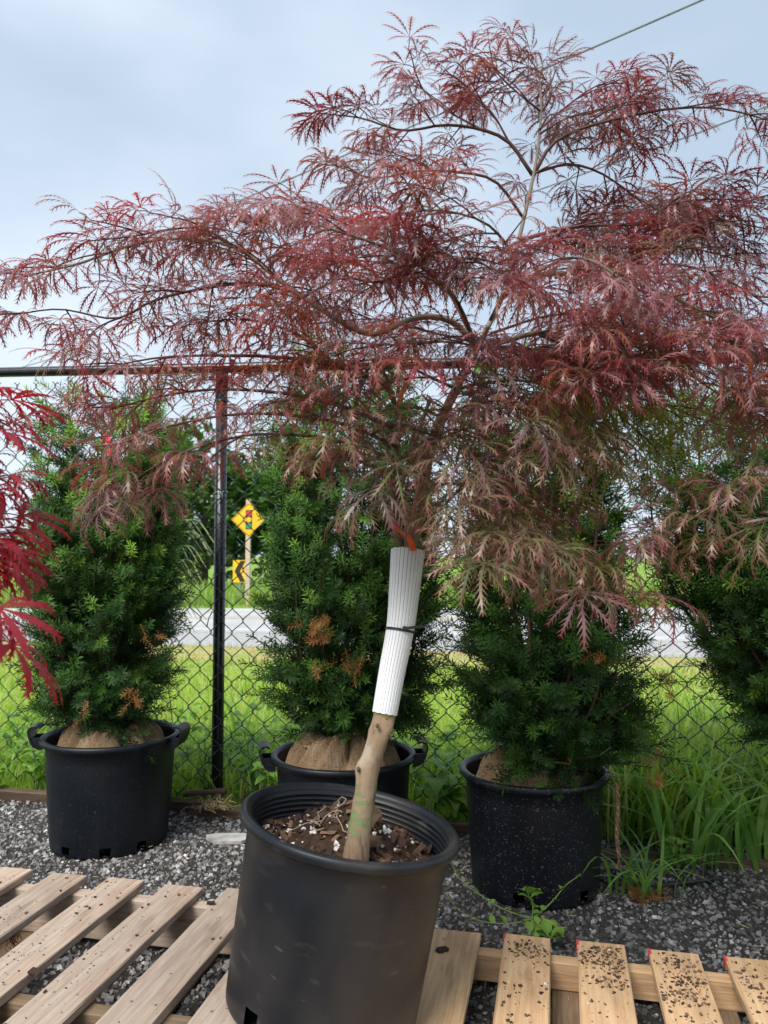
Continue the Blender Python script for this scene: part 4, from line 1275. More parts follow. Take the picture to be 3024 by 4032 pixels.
GREY, OLV, RED = (0.20, 0.165, 0.12), (0.10, 0.105, 0.055), (0.10, 0.045, 0.04)
Nn = (1030, 752, 1.74)
BR = [  # ov pixels + distance, radii, colour
    ('A', [Nn, (985, 700, 1.70), (935, 684, 1.66), (880, 692, 1.62), (800, 722, 1.58), (700, 672, 1.56), (600, 602, 1.58), (520, 540, 1.60), (420, 515, 1.62), (300, 525, 1.66), (160, 572, 1.70), (10, 605, 1.75)], (0.0078, 0.0018), GREY, 0.35),
    ('A2', [(640, 632, 1.57), (540, 612, 1.6), (430, 625, 1.62), (330, 650, 1.64), (250, 688, 1.66), (130, 668, 1.68), (30, 680, 1.7)], (0.004, 0.0015), RED, 0.1),
    ('A3', [(520, 540, 1.6), (440, 495, 1.58), (370, 495, 1.56), (290, 510, 1.55), (200, 520, 1.55)], (0.003, 0.0013), RED, 0.1),
    ('A4', [(600, 602, 1.58), (560, 530, 1.62), (500, 500, 1.65), (440, 490, 1.66)], (0.003, 0.0013), RED, 0.1),
    ('A5', [(700, 672, 1.56), (640, 570, 1.65), (600, 500, 1.7), (560, 470, 1.72)], (0.003, 0.0013), RED, 0.1),
    ('B', [Nn, (1085, 640, 1.78), (1120, 520, 1.82), (1150, 390, 1.85), (1165, 300, 1.88), (1168, 200, 1.9), (1155, 110, 1.93)], (0.0066, 0.0018), GREY, 0.5),
    ('B1', [(1150, 378, 1.86), (1100, 308, 1.85), (1040, 280, 1.84), (960, 270, 1.83), (870, 282, 1.82), (780, 255, 1.82), (690, 245, 1.83)], (0.005, 0.0015), RED, 0.3),
    ('B2', [(1152, 380, 1.86), (1190, 315, 1.85), (1250, 280, 1.83), (1340, 255, 1.80), (1450, 235, 1.78), (1560, 235, 1.76), (1680, 265, 1.74)], (0.005, 0.0015), RED, 0.35),
    ('B3', [(1130, 470, 1.84), (1070, 392, 1.80), (990, 372, 1.78), (900, 370, 1.76), (800, 385, 1.75), (730, 345, 1.75)], (0.004, 0.0014), RED, 0.3),
    ('B4', [(1160, 372, 1.86), (1230, 355, 1.9), (1300, 375, 1.92), (1380, 430, 1.92), (1450, 470, 1.9)], (0.004, 0.0014), RED, 0.3),
    ('B5', [(1165, 280, 1.88), (1230, 225, 1.92), (1290, 185, 1.93), (1350, 180, 1.93)], (0.003, 0.0013), RED, 0.25),
    ('B6', [(1040, 280, 1.84), (960, 235, 1.86), (905, 185, 1.87), (870, 150, 1.87)], (0.003, 0.0013), RED, 0.35),
    ('B7', [(1167, 240, 1.89), (1095, 180, 1.9), (1045, 125, 1.9)], (0.003, 0.0013), RED, 0.25),
    ('B8', [(1250, 280, 1.83), (1320, 235, 1.82), (1400, 220, 1.8)], (0.003, 0.0013), RED, 0.25),
    ('C', [Nn, (1100, 735, 1.68), (1160, 720, 1.62), (1250, 735, 1.56), (1340, 735, 1.52), (1450, 760, 1.50), (1560, 800, 1.48), (1690, 860, 1.48)], (0.0066, 0.0018), GREY, 0.3),
    ('C2', [(1085, 640, 1.78), (1150, 600, 1.72), (1220, 590, 1.68), (1320, 600, 1.6), (1450, 640, 1.54), (1600, 720, 1.5), (1700, 780, 1.48)], (0.006, 0.0015), OLV, 0.25),
    ('C3', [(1120, 520, 1.82), (1240, 490, 1.85), (1380, 485, 1.85), (1500, 470, 1.84), (1690, 500, 1.84)], (0.005, 0.0015), RED, 0.15),
    ('C4', [(1200, 600, 1.75), (1330, 550, 1.85), (1480, 535, 1.95), (1660, 580, 2.0)], (0.004, 0.0015), RED, 0.1),
    ('C5', [(1320, 600, 1.6), (1440, 570, 1.58), (1560, 600, 1.56), (1690, 680, 1.55)], (0.003, 0.0014), RED, 0.1),
    ('C6', [(1380, 485, 1.85), (1460, 440, 1.86), (1560, 430, 1.86), (1650, 440, 1.85)], (0.003, 0.0014), RED, 0.1),
    ('D', [Nn, (980, 640, 1.62), (900, 570, 1.52), (820, 530, 1.47), (700, 490, 1.47), (600, 460, 1.5)], (0.006, 0.0015), OLV, 0.25),
    ('D2', [(1060, 690, 1.72), (1110, 580, 1.55), (1060, 490, 1.43), (960, 455, 1.40), (880, 460, 1.4)], (0.005, 0.0015), OLV, 0.3),
    ('D3', [(1100, 625, 1.72), (1220, 560, 1.55), (1310, 580, 1.40), (1390, 660, 1.34)], (0.004, 0.0015), OLV, 0.3),
    ('D4', [(900, 570, 1.52), (820, 610, 1.42), (740, 600, 1.38), (660, 640, 1.36)], (0.003, 0.0014), RED, 0.1),
    ('D5', [(960, 620, 1.6), (1000, 560, 1.48), (1060, 580, 1.38), (1130, 640, 1.32)], (0.003, 0.0014), RED, 0.15),
    ('E', [(842, 840, 1.52), (760, 800, 1.50), (640, 775, 1.52), (500, 768, 1.56), (350, 772, 1.6), (235, 792, 1.62)], (0.005, 0.0015), RED, 0.15),
    ('E2', [(850, 925, 1.56), (740, 878, 1.55), (600, 848, 1.58), (450, 842, 1.6), (330, 860, 1.6), (220, 890, 1.6)], (0.005, 0.0015), RED, 0.2),
    ('E3', [(858, 965, 1.57), (740, 915, 1.52), (600, 895, 1.5), (480, 898, 1.48), (350, 925, 1.46), (270, 955, 1.45), (200, 965, 1.45)], (0.004, 0.0015), RED, 0.25),
    ('E4', [(860, 995, 1.57), (720, 950, 1.5), (560, 938, 1.46), (430, 965, 1.43), (340, 1005, 1.42), (250, 1060, 1.40)], (0.004, 0.0015), RED, 0.35),
    ('E5', [(740, 800, 1.5), (640, 720, 1.56), (520, 690, 1.6), (420, 700, 1.62)], (0.003, 0.0014), RED, 0.15),
    ('F', [(868, 1040, 1.57), (800, 1005, 1.5), (740, 985, 1.45), (690, 1000, 1.42)], (0.003, 0.0014), OLV, 0.2),
    ('F2', [(905, 1085, 1.6), (960, 1045, 1.5), (1040, 1060, 1.42), (1110, 1110, 1.38), (1170, 1165, 1.37), (1215, 1215, 1.36)], (0.004, 0.0014), OLV, 0.2),
    ('F13', [(1040, 1060, 1.42), (1115, 1105, 1.38), (1185, 1180, 1.36), (1240, 1245, 1.35)], (0.003, 0.0014), OLV, 0.05),
    ('F14', [(1010, 1050, 1.45), (1050, 1110, 1.38), (1090, 1150, 1.36)], (0.003, 0.0014), OLV, 0.05),
    ('F3', [(900, 1100, 1.6), (860, 1085, 1.5), (825, 1095, 1.46)], (0.003, 0.0014), OLV, 0.3),
    ('F4', [(932, 960, 1.64), (1010, 925, 1.52), (1100, 935, 1.44), (1180, 990, 1.40)], (0.003, 0.0014), OLV, 0.15),
    ('F5', [(985, 840, 1.70), (930, 815, 1.55), (870, 790, 1.42), (800, 805, 1.36), (740, 830, 1.34)], (0.004, 0.0014), OLV, 0.2),
    ('F6', [(985, 840, 1.70), (1060, 825, 1.6), (1150, 825, 1.5), (1220, 860, 1.46), (1280, 920, 1.44)], (0.004, 0.0014), OLV, 0.2),
    ('F7', [(1000, 1050, 1.46), (960, 1100, 1.38), (1010, 1150, 1.36), (1080, 1190, 1.35)], (0.003, 0.0014), OLV, 0.1),
    ('F8', [(950, 900, 1.66), (915, 885, 1.5), (950, 925, 1.40), (1005, 985, 1.36)], (0.003, 0.0014), OLV, 0.2),
    ('F9', [(865, 920, 1.56), (830, 915, 1.45), (840, 955, 1.38), (870, 1010, 1.36)], (0.003, 0.0014), OLV, 0.2),
    ('F10', [(985, 840, 1.70), (1045, 870, 1.5), (1110, 905, 1.40), (1160, 970, 1.37)], (0.003, 0.0014), OLV, 0.2),
    ('B9', [(1168, 215, 1.9), (1190, 180, 1.91), (1200, 150, 1.92)], (0.003, 0.0013), RED, 0.15),
    ('B10', [(1165, 290, 1.88), (1225, 255, 1.9), (1300, 235, 1.92), (1380, 215, 1.93)], (0.003, 0.0013), RED, 0.2),
    ('B11', [(1100, 308, 1.85), (1060, 240, 1.88), (1000, 190, 1.9)], (0.003, 0.0013), RED, 0.2),
    ('G', [(1160, 720, 1.62), (1280, 775, 1.7), (1400, 850, 1.75), (1500, 900, 1.76), (1640, 940, 1.78)], (0.004, 0.0015), OLV, 0.2),
    ('G2', [(1250, 735, 1.56), (1330, 800, 1.66), (1370, 880, 1.74), (1380, 960, 1.78)], (0.003, 0.0014), OLV, 0.2),
    ('G3', [(1280, 775, 1.7), (1310, 860, 1.78), (1330, 940, 1.84), (1340, 1010, 1.86)], (0.003, 0.0014), OLV, 0.2),
    ('G4', [(1280, 775, 1.7), (1260, 860, 1.80), (1270, 930, 1.86)], (0.003, 0.0014), OLV, 0.2),
    ('H', [(1560, 800, 1.48), (1650, 880, 1.44), (1675, 980, 1.42), (1600, 1055, 1.40), (1510, 1110, 1.39), (1430, 1165, 1.38)], (0.004, 0.0014), OLV, 0.3),
    ('H2', [(1675, 980, 1.42), (1690, 1080, 1.38), (1660, 1150, 1.36)], (0.003, 0.0014), OLV, 0.2),
    ('L1', [(1160, 720, 1.62), (1250, 700, 1.5), (1380, 708, 1.42), (1500, 730, 1.38)], (0.003, 0.0014), OLV, 0.15),
    ('L2', [Nn, (1000, 742, 1.6), (930, 738, 1.5), (850, 745, 1.42), (750, 740, 1.4)], (0.003, 0.0014), OLV, 0.15),
    ('L3', [(1340, 735, 1.52), (1450, 715, 1.6), (1560, 735, 1.6), (1680, 760, 1.6)], (0.003, 0.0014), OLV, 0.1),
    ('L4', [(1060, 745, 1.7), (1120, 760, 1.55), (1190, 745, 1.45), (1260, 760, 1.40)], (0.003, 0.0014), OLV, 0.1),
    ('K', [(1100, 735, 1.68), (1180, 765, 1.52), (1300, 785, 1.42), (1420, 800, 1.36)], (0.003, 0.0014), OLV, 0.2),
    ('K2', [(1340, 735, 1.52), (1450, 785, 1.42), (1560, 855, 1.4), (1650, 900, 1.4)], (0.003, 0.0014), OLV, 0.15),
    ('I', [Nn, (960, 620, 1.95), (860, 540, 2.05), (740, 480, 2.1), (640, 430, 2.12)], (0.005, 0.0015), RED, 0.3),
    ('I2', [(1085, 640, 1.78), (1180, 520, 2.05), (1300, 470, 2.15), (1420, 450, 2.2)], (0.004, 0.0015), RED, 0.3),
    ('I4', [(1030, 740, 1.76), (940, 720, 2.0), (800, 690, 2.12), (680, 700, 2.2)], (0.004, 0.0015), RED, 0.4),
    ('I5', [(1060, 720, 1.8), (1200, 680, 2.0), (1380, 680, 2.15), (1560, 700, 2.2)], (0.004, 0.0015), RED, 0.3),
]


def pal_main(p, r):
    z = p[2]; q = r.uniform()
    lat = p[0]
    if 1.08 < z < 1.48 and 0.30 < lat < 0.78 and p[1] > 1.62:
        return 'green' if q < 0.68 else 'olive'
    if z < 1.14 and lat > -0.3: return 'olive' if q < 0.56 else ('olive2' if q < 0.86 else 'mauve')
    if z < 1.30 and lat > 0.42: return 'olive' if q < 0.4 else ('olive2' if q < 0.62 else ('dusk' if q < 0.9 else 'mauve'))
    if z < 1.32:
        if lat < -0.25: return 'mauve' if q < 0.42 else ('dusk' if q < 0.7 else ('rust' if q < 0.88 else 'olive2'))
        return 'olive' if q < 0.45 else ('olive2' if q < 0.68 else ('mauve' if q < 0.76 else ('dusk' if q < 0.92 else 'rust')))
    if z < 1.72: return 'mauve' if q < 0.42 else ('rust' if q < 0.58 else ('red' if q < 0.74 else ('burg' if q < 0.80 else ('dusk' if q < 0.92 else 'olive2'))))
    return 'burg' if q < 0.55 else ('dusk' if q < 0.82 else ('rust' if q < 0.91 else 'mauve'))


for nm, pts, rad_, colr, st in BR:
    w = np.array([at(*p) for p in pts])
    up_t = nm[0] == 'B'
    grow(tree, w, rad_, colr, pal_main, LV, twig_every=0.050 if not up_t else 0.050, twig_len=((0.06, 0.15) if nm[0] == 'E' else (0.08, 0.21)) if not up_t else (0.07, 0.20),
         leaf_size=(0.106 if nm[0] in 'FH' else 0.094) if not up_t else 0.086, start=st, gap=0.040, twig_droop=0.55 if not up_t else 0.25, rise=(-0.28, 0.16) if nm[0] in 'AE' else ((-0.3, 0.22) if up_t else (-0.1, 0.34)),
         dens=0.6 if nm in ('A2', 'A3', 'A4') else (0.72 if nm[0] == 'E' else (0.85 if nm[0] in 'AF' else 1.1)))
# second stem beside the main one and its link into the crown
for pts, r_, c_ in (([(872, 1215, 1.565), (853, 1110, 1.57), (850, 1010, 1.58), (862, 920, 1.57), (842, 840, 1.52)], (0.0085, 0.005), (0.13, 0.125, 0.06)),
                    ([(858, 1065, 1.575), (880, 1010, 1.60), (905, 930, 1.63), (930, 860, 1.66)], (0.006, 0.004), (0.22, 0.23, 0.10))):
    P_ = smooth_path([at(*p) for p in pts], 24)
    tree.twigs.add(*tube(P_ - tree.o, np.linspace(r_[0], r_[1], 24), 8), c=c_)
tree.twigs.build("branches", M['twig'], maple, True)
finish_tree(tree, maple, LV, 300, M['maple_leaf'])

# ------------------------------------------------------------------ corrugated trunk guard with cable tie
g0, g1, g2 = at(831, 1541, 1.52), at(865, 1355, 1.545), at(881, 1190, 1.575)
gd = empty("trunk_guard", tuple(g0), "white ribbed plastic guard wrapped round the maple trunk", "trunk guard")
PG = smooth_path([g0, at(847, 1450, 1.532), g1, at(874, 1270, 1.56), g2], 15)
RG = np.interp(np.linspace(0, 1, 15), [0, 0.5, 1], [0.0243, 0.0275, 0.0345])
fr = frames(PG)
NR = 26
V, C, F = [], [], []
per = []
for k in range(NR):
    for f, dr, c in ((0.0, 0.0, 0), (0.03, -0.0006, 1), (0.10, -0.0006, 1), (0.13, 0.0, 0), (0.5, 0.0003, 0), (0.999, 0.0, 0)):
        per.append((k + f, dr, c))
nper = len(per)
rg = np.random.default_rng(9)
for i, (p, R_, (t, n_, b_)) in enumerate(zip(PG, RG, fr)):
    for (kf, dr, c) in per:
        a = 2 * math.pi * kf / NR
        end = 0.0
        if i in (0, 14): end = 0.0006 * math.sin(kf * 2.9) + 0.0005 * math.sin(kf * 7.1)
        V.append(p + (R_ + dr) * (math.cos(a) * n_ + math.sin(a) * b_) + t * end - g0)
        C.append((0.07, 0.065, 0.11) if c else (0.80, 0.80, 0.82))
for i in range(14):
    for k in range(nper):
        a, b_ = i * nper + k, i * nper + (k + 1) % nper
        F.append((a, b_, b_ + nper, a + nper))
# give the wall a thickness
no = len(V)
for i, (p, R_, (t, n_, b_)) in enumerate(zip(PG, RG, fr)):
    for k in range(NR):
        a = 2 * math.pi * k / NR
        V.append(p + (R_ - 0.003) * (math.cos(a) * n_ + math.sin(a) * b_) - g0); C.append((0.7, 0.7, 0.72))
F2 = [(no + i * NR + (k + 1) % NR, no + i * NR + k, no + (i + 1) * NR + k, no + (i + 1) * NR + (k + 1) % NR) for i in range(14) for k in range(NR)]
mb = MB(); mb.add(V, F, C); mb.F.append(np.array(F2)); mb.build("ribbed_sheet", M['guard'], gd)
ct_i = 7
p, (t, n_, b_) = PG[ct_i], fr[ct_i]
rot_path = [p + 0.0290 * (math.cos(a) * n_ + math.sin(a) * b_) - g0 for a in np.linspace(0, 2 * math.pi, 26)]
mb = MB()
for off in (-0.0014, 0.0, 0.0014):
    mb.add(*tube([q + t * off for q in rot_path], 0.0013, 5, False))
tie_o = mb.build("cable_tie", M['tie_black'], gd, True)
hp = at(874, 1357, p[1] - 0.031) - g0
mb = MB(); mb.add(*box(hp, (0.008, 0.006, 0.0075))); mb.build("tie_head", M['tie_black'], tie_o)
tl = [hp + np.array(v) for v in ((0.002, -0.002, 0), (0.018, -0.004, 0.002), (0.036, -0.003, 0.004), (0.052, 0.0, 0.0045))]
mb = MB()
V = []
for q, w in zip(tl, (0.0026, 0.0026, 0.0024, 0.0012)):
    for sy, sz in ((-0.0006, -w), (0.0006, -w), (0.0006, w), (-0.0006, w)): V.append(q + np.array([0, sy, sz]))
mb.add(V, [(i * 4 + k, i * 4 + (k + 1) % 4, i * 4 + 4 + (k + 1) % 4, i * 4 + 4 + k) for i in range(3) for k in range(4)] + [(3, 2, 1, 0), (12, 13, 14, 15)])
mb.build("tie_tail", M['tie_black'], tie_o)

# flagging tape
def ribbon(pts, w, name, material, colour, label, cat="flagging tape", group=None):
    P_ = smooth_path(pts, 16); o0 = P_[0]
    V = []
    for i, (q, (t, n_, b_)) in enumerate(zip(P_, frames(P_))):
        tw = 0.5 * math.sin(i * 0.9)
        sd = (np.array([1, 0, 0]) * math.cos(tw) + np.array([0, 1, 0]) * math.sin(tw)) * w * (1 - 0.3 * math.sin(i * 1.7) ** 2)
        V += [q - sd - o0, q + sd - o0, q + sd - o0 + np.array([0, 0.0006, 0]), q - sd - o0 + np.array([0, 0.0006, 0])]
    mb_ = MB(); mb_.add(V, [(i * 4 + k, i * 4 + (k + 1) % 4, i * 4 + 4 + (k + 1) % 4, i * 4 + 4 + k) for i in range(15) for k in range(4)], c=colour)
    return tag(mb_.build(name, material, loc=tuple(o0)), label, cat, group)


OR = (0.85, 0.16, 0.03)
ribbon([at(866, 1122, 1.50), at(856, 1134, 1.47), at(862, 1148, 1.46), at(874, 1152, 1.47), at(887, 1168, 1.50), at(892, 1190, 1.53)], 0.0075, "flagging_tape", M['orange_tape'], OR, "orange flagging tape tied just above the white trunk guard", group="flagging tapes")
ribbon([at(884, 808, 1.54), at(878, 822, 1.53), at(870, 845, 1.53), at(862, 868, 1.53), at(850, 888, 1.54)], 0.006, "flagging_tape", M['orange_tape'], (0.80, 0.30, 0.10), "orange flagging tape hanging inside the middle of the maple crown", group="flagging tapes")
ribbon([at(228, 938, 2.60), at(234, 950, 2.59), at(232, 965, 2.59), at(237, 985, 2.59)], 0.011, "flagging_tape", M['orange_tape'], (0.85, 0.08, 0.12), "pink flagging tape on the top of the leftmost yew", group="flagging tapes")

# ------------------------------------------------------------------ crimson maple at the left edge
ct = Tree((P5[0], P5[1], 0), 31)
cm = empty("maple_tree", (P5[0], P5[1], 0), "crimson broad-lobed maple reaching in at the left edge", "tree")
cp_ = [np.array([P5[0], P5[1], 0.3]), np.array([P5[0] + 0.02, P5[1] - 0.02, 0.8]), np.array([P5[0] + 0.08, P5[1] - 0.08, 1.15]), np.array([P5[0] + 0.16, P5[1] - 0.14, 1.38])]
P_ = smooth_path(cp_, 30); mb = MB(); mb.add(*tube(P_ - ct.o, np.linspace(0.02, 0.008, 30), 12)); mb.build("trunk", M['bark'], cm, True)


def pal_crim(p, r): return 'crimson' if r.uniform() < 0.6 else 'crimson2'


for pts in ([P_[24], at(-170, 850, 1.2), at(-90, 870, 1.15), at(-30, 920, 1.12)],
            [P_[22], at(-200, 980, 1.18), at(-100, 1000, 1.12), at(-25, 1050, 1.08)],
            [P_[20], at(-200, 1080, 1.15), at(-110, 1100, 1.1), at(-20, 1150, 1.06)],
            [P_[17], at(-220, 1190, 1.1), at(-120, 1180, 1.05), at(-40, 1230, 1.02)]):
    grow(ct, np.array(pts), (0.005, 0.0016), RED, pal_crim, LW, twig_every=0.05, twig_len=(0.05, 0.11), leaf_size=0.078, start=0.45, gap=0.036, twig_droop=0.7)
# the near leaf that hangs lowest
ct.leaf(at(-32, 1275, 0.86), np.array([0.75, -0.2, -0.5]), 0.085, 'crimson', LW)
ct.leaf(at(-40, 1310, 0.84), np.array([0.4, -0.1, -0.85]), 0.088, 'crimson', LW)
ct.leaf(at(-25, 1345, 0.84), np.array([0.25, -0.1, -0.89]), 0.095, 'crimson', LW)
ct.leaf(at(-20, 1180, 0.95), np.array([0.8, -0.1, -0.4]), 0.09, 'crimson2', LW)
ct.twigs.add(*tube(smooth_path([P_[16], at(-230, 1250, 1.0), at(-110, 1260, 0.9), at(-32, 1275, 0.86), at(-40, 1310, 0.84)], 16) - ct.o, np.linspace(0.004, 0.0015, 16), 5), c=RED)
ct.twigs.build("branches", M['twig'], cm, True)
finish_tree(ct, cm, LW, 120, M['maple_leaf'])

# ------------------------------------------------------------------ yews
def shoot_shape(seed, n=30, L=1.0):
    """a yew shoot along +Z of length 1 with spirally set flat needles"""
    r = np.random.default_rng(seed)
    V, F, T = [], [], []
    for k, (z, w) in enumerate(((0, 0.02), (1.0, 0.012))):
        for q in range(3):
            a = q * 2.094
            V.append((w * math.cos(a), w * math.sin(a), z)); T.append(0)
    for q in range(3):
        F += [(q, (q + 1) % 3, 3 + (q + 1) % 3), (q, 3 + (q + 1) % 3, 3 + q)]
    for k in range(n):
        t = 0.08 + 0.94 * k / n
        a = k * 2.4 + r.uniform(-0.3, 0.3)
        open_ = math.radians(72 - 34 * t ** 3 + r.uniform(-10, 10))
        ln = (0.40 - 0.10 * t ** 4) * r.uniform(0.85, 1.1)
        d = np.array([math.cos(a) * math.sin(open_), math.sin(a) * math.sin(open_), math.cos(open_)])
        s = np.array([-math.sin(a), math.cos(a), 0]) * 0.030
        b0 = np.array([0, 0, t]); m_ = b0 + d * ln * 0.55 + np.array([0, 0, 0.012]); e_ = b0 + d * ln - np.array([0, 0, 0.02])
        i0 = len(V)
        V += [tuple(b0), tuple(m_ - s), tuple(m_ + s), tuple(e_)]; T += [t, t, t, t]
        F += [(i0, i0 + 1, i0 + 2), (i0 + 1, i0 + 3, i0 + 2)]
    return np.array(V), np.array(F), np.array(T)


SH = [shoot_shape(k, (28, 32, 26, 34)[k % 4]) for k in range(6)]


def align_z(D, roll):
    """rotation matrices taking +Z to each direction in D"""
    D = D / np.linalg.norm(D, axis=1)[:, None]
    ref = np.where(np.abs(D[:, 2:3]) > 0.95, np.array([[1.0, 0, 0]]), np.array([[0, 0, 1.0]]))
    X = np.cross(ref, D); X /= np.linalg.norm(X, axis=1)[:, None]
    Y = np.cross(D, X)
    c, s = np.cos(roll)[:, None], np.sin(roll)[:, None]
    X2, Y2 = X * c + Y * s, -X * s + Y * c
    return np.stack([X2, Y2, D], axis=2)


def make_yew(base, z0, tops, label, seed, rad_fn, n_br=40, lean=(0, 0), brown=(), side=None, dens=1.0):
    """base: pot centre; z0: soil height; tops: (dx, dy, z) leader tips"""
    r = np.random.default_rng(seed)
    t = empty("yew_shrub", (base[0], base[1], 0), label, "shrub", "potted yews along the fence")
    stems = MB(); pos, dirs, siz, young = [], [], [], []
    zmax = max(q[2] for q in tops)
    for (dx_, dy_, zt) in tops:
        if dx_ > -0.3: dx_ *= 0.86
        b0 = np.array([r.normal(0, 0.025), r.normal(0, 0.025), z0 - 0.03])
        k1 = np.array([dx_ * 0.75 + r.normal(0, 0.02), dy_ * 0.75 + r.normal(0, 0.02), z0 + (zt - z0) * 0.38])
        k2 = np.array([dx_ * 1.0 + r.normal(0, 0.02), dy_ + r.normal(0, 0.02), z0 + (zt - z0) * 0.72])
        path = smooth_path([b0, k1, k2, (dx_ * 1.02 + r.normal(0, 0.012), dy_ * 1.02, zt)], 30)
        stems.add(*tube(path, np.linspace(0.011 * min(1, 0.25 + (zt - z0) / 1.1), 0.002, 30), 6), c=(0.13, 0.075, 0.05))
        ln = zt - z0
        nb = int(n_br * dens * ln / 1.1)
        for q in range(nb):
            s = 0.06 + 0.94 * (q + r.uniform()) / nb
            f = s * 29; i = int(f); p = path[i] + (path[min(i + 1, 29)] - path[i]) * (f - i)
            # heading: outwards from the shrub axis with scatter
            out = np.array([p[0] - lean[0], p[1] - lean[1]]); a0 = math.atan2(out[1], out[0])
            a = a0 + r.normal(0, 1.0)
            R_here = rad_fn(p[2], a) 
            room = max(0.03, R_here - math.hypot(*out))
            bl = min(room, r.uniform(0.08, 0.19)) * (1.15 - 0.55 * max(0, s - 0.6) / 0.4)
            upz = r.uniform(0.15, 0.75) if p[2] > z0 + 0.25 else r.uniform(-0.45, 0.4)
            d = np.array([math.cos(a), math.sin(a), upz]); d /= np.linalg.norm(d)
            ns = max(2, int(bl / 0.020))
            pp = p.copy(); dd = d.copy(); bp_ = [pp.copy()]
            for k in range(ns):
                dd = dd + np.array([0, 0, 0.05]) + r.normal(0, 0.09, 3); dd /= np.linalg.norm(dd)
                pp = pp + dd * bl / ns; bp_.append(pp.copy())
                if k == ns - 1:
                    pos.append(pp); dirs.append(dd); siz.append(r.uniform(0.062, 0.088)); young.append(1.0)
                else:
                    sd = np.cross(dd, np.array([0, 0, 1.0])); sd /= np.linalg.norm(sd) + 1e-9
                    v = dd * 0.75 + sd * (1 if k % 2 else -1) * r.uniform(0.5, 1.0) + np.array([0, 0, r.uniform(-0.1, 0.45)])
                    pos.append(pp); dirs.append(v / np.linalg.norm(v)); siz.append(r.uniform(0.050, 0.074)); young.append(0.35 + 0.5 * k / ns)
            if len(bp_) > 2 and bl > 0.07:
                stems.add(*tube(bp_, np.linspace(0.003, 0.0013, len(bp_)), 3, False), c=(0.10, 0.085, 0.04))
        pos.append(path[-1]); dirs.append(np.array([0, 0, 1.0])); siz.append(0.08); young.append(1.0)
        pos.append(path[-3]); dirs.append(np.array([0.2, 0.1, 1.0])); siz.append(0.06); young.append(1.0)
    stems.build("stems", M['col'], t, True)
    pos, dirs, siz, young = np.array(pos), np.array(dirs), np.array(siz), np.array(young)
    mb_ = MB()
    var = r.integers(0, len(SH), len(pos))
    # young spring growth is light green: more of it on tips and at the top of the plant
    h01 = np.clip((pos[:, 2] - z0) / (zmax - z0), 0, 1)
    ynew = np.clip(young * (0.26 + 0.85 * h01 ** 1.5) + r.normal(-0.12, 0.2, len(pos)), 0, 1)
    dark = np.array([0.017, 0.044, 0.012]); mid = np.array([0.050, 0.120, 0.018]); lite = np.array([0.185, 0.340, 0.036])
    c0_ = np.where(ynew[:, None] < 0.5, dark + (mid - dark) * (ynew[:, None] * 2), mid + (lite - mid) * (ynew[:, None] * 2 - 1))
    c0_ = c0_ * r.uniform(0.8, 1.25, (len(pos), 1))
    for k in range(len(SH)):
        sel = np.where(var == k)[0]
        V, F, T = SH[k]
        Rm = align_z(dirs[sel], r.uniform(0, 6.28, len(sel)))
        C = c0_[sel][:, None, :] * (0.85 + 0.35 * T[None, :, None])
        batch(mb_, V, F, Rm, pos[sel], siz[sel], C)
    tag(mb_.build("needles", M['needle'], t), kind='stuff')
    # dead brown sprays
    for (bx_, by_, bz_, m_, sp_) in brown:
        db = MB(); V, F, T = SH[0]
        n_ = m_
        pp = np.array([bx_, by_, bz_]) + r.normal(0, sp_, (n_, 3)) * np.array([1, 0.4, 1])
        dv = r.normal(0, 1, (n_, 3)) + np.array([0, -0.6, -0.5])
        Rm = align_z(dv, r.uniform(0, 6.28, n_))
        col_ = np.array([0.40, 0.19, 0.07]) * r.uniform(0.6, 1.25, (n_, 1))
        batch(db, V, F, Rm, pp - np.array([base[0], base[1], 0]), np.full(n_, 0.05), col_)
        o_ = db.build("dead_spray", M['needle'], t); o_["label"] = "dry brown dead needles"; o_["kind"] = "stuff"
    print(label, len(pos))
    return t


def burlap(t, r, z, label=None, seed=1, neck=0.07, top=0.09, off=(0, 0)):
    V, F = [], []
    rr_ = np.random.default_rng(seed)
    ph = rr_.uniform(0, 6.28, 4)
    nr_, na_ = 20, 120
    for i in range(nr_ + 1):
        f = i / nr_
        for k in range(na_):
            a = 2 * math.pi * k / na_
            fold = 0.050 * abs(math.sin(4.0 * a + ph[0] + 0.8 * math.sin(2 * a) + 1.2 * f)) ** 0.5 + 0.010 * math.sin(11 * a + ph[1] + 3 * f) + 0.006 * math.sin(23 * a + ph[2] + 6 * f) + 0.004 * math.sin(37 * a - 9 * f + ph[3])
            rad_ = neck + (r - neck) * f
            rad_ += (fold - 0.03) * 0.5 * math.sin(math.pi * f)
            zz = z + 0.8 * top * (1 - f) ** 1.2 + fold * math.sin(math.pi * min(1, f * 1.1)) * 0.9 - 0.035 * f ** 6
            V.append((off[0] + rad_ * math.cos(a), off[1] + rad_ * math.sin(a), zz))
    for i in range(nr_):
        for k in range(na_):
            F.append((i * na_ + k, (i + 1) * na_ + k, (i + 1) * na_ + (k + 1) % na_, i * na_ + (k + 1) % na_))
    mb_ = MB(); mb_.add(V, F)
    o_ = mb_.build("burlap_root_ball", M['burlap'], t, True)
    return o_


def rprof(pts):
    zs, rs = zip(*pts)
    def fn(z, a): return float(np.interp(z, zs, rs)) * (1 + 0.10 * math.sin(3 * a + 7 * z) + 0.07 * math.sin(5 * a - 11 * z))
    return fn


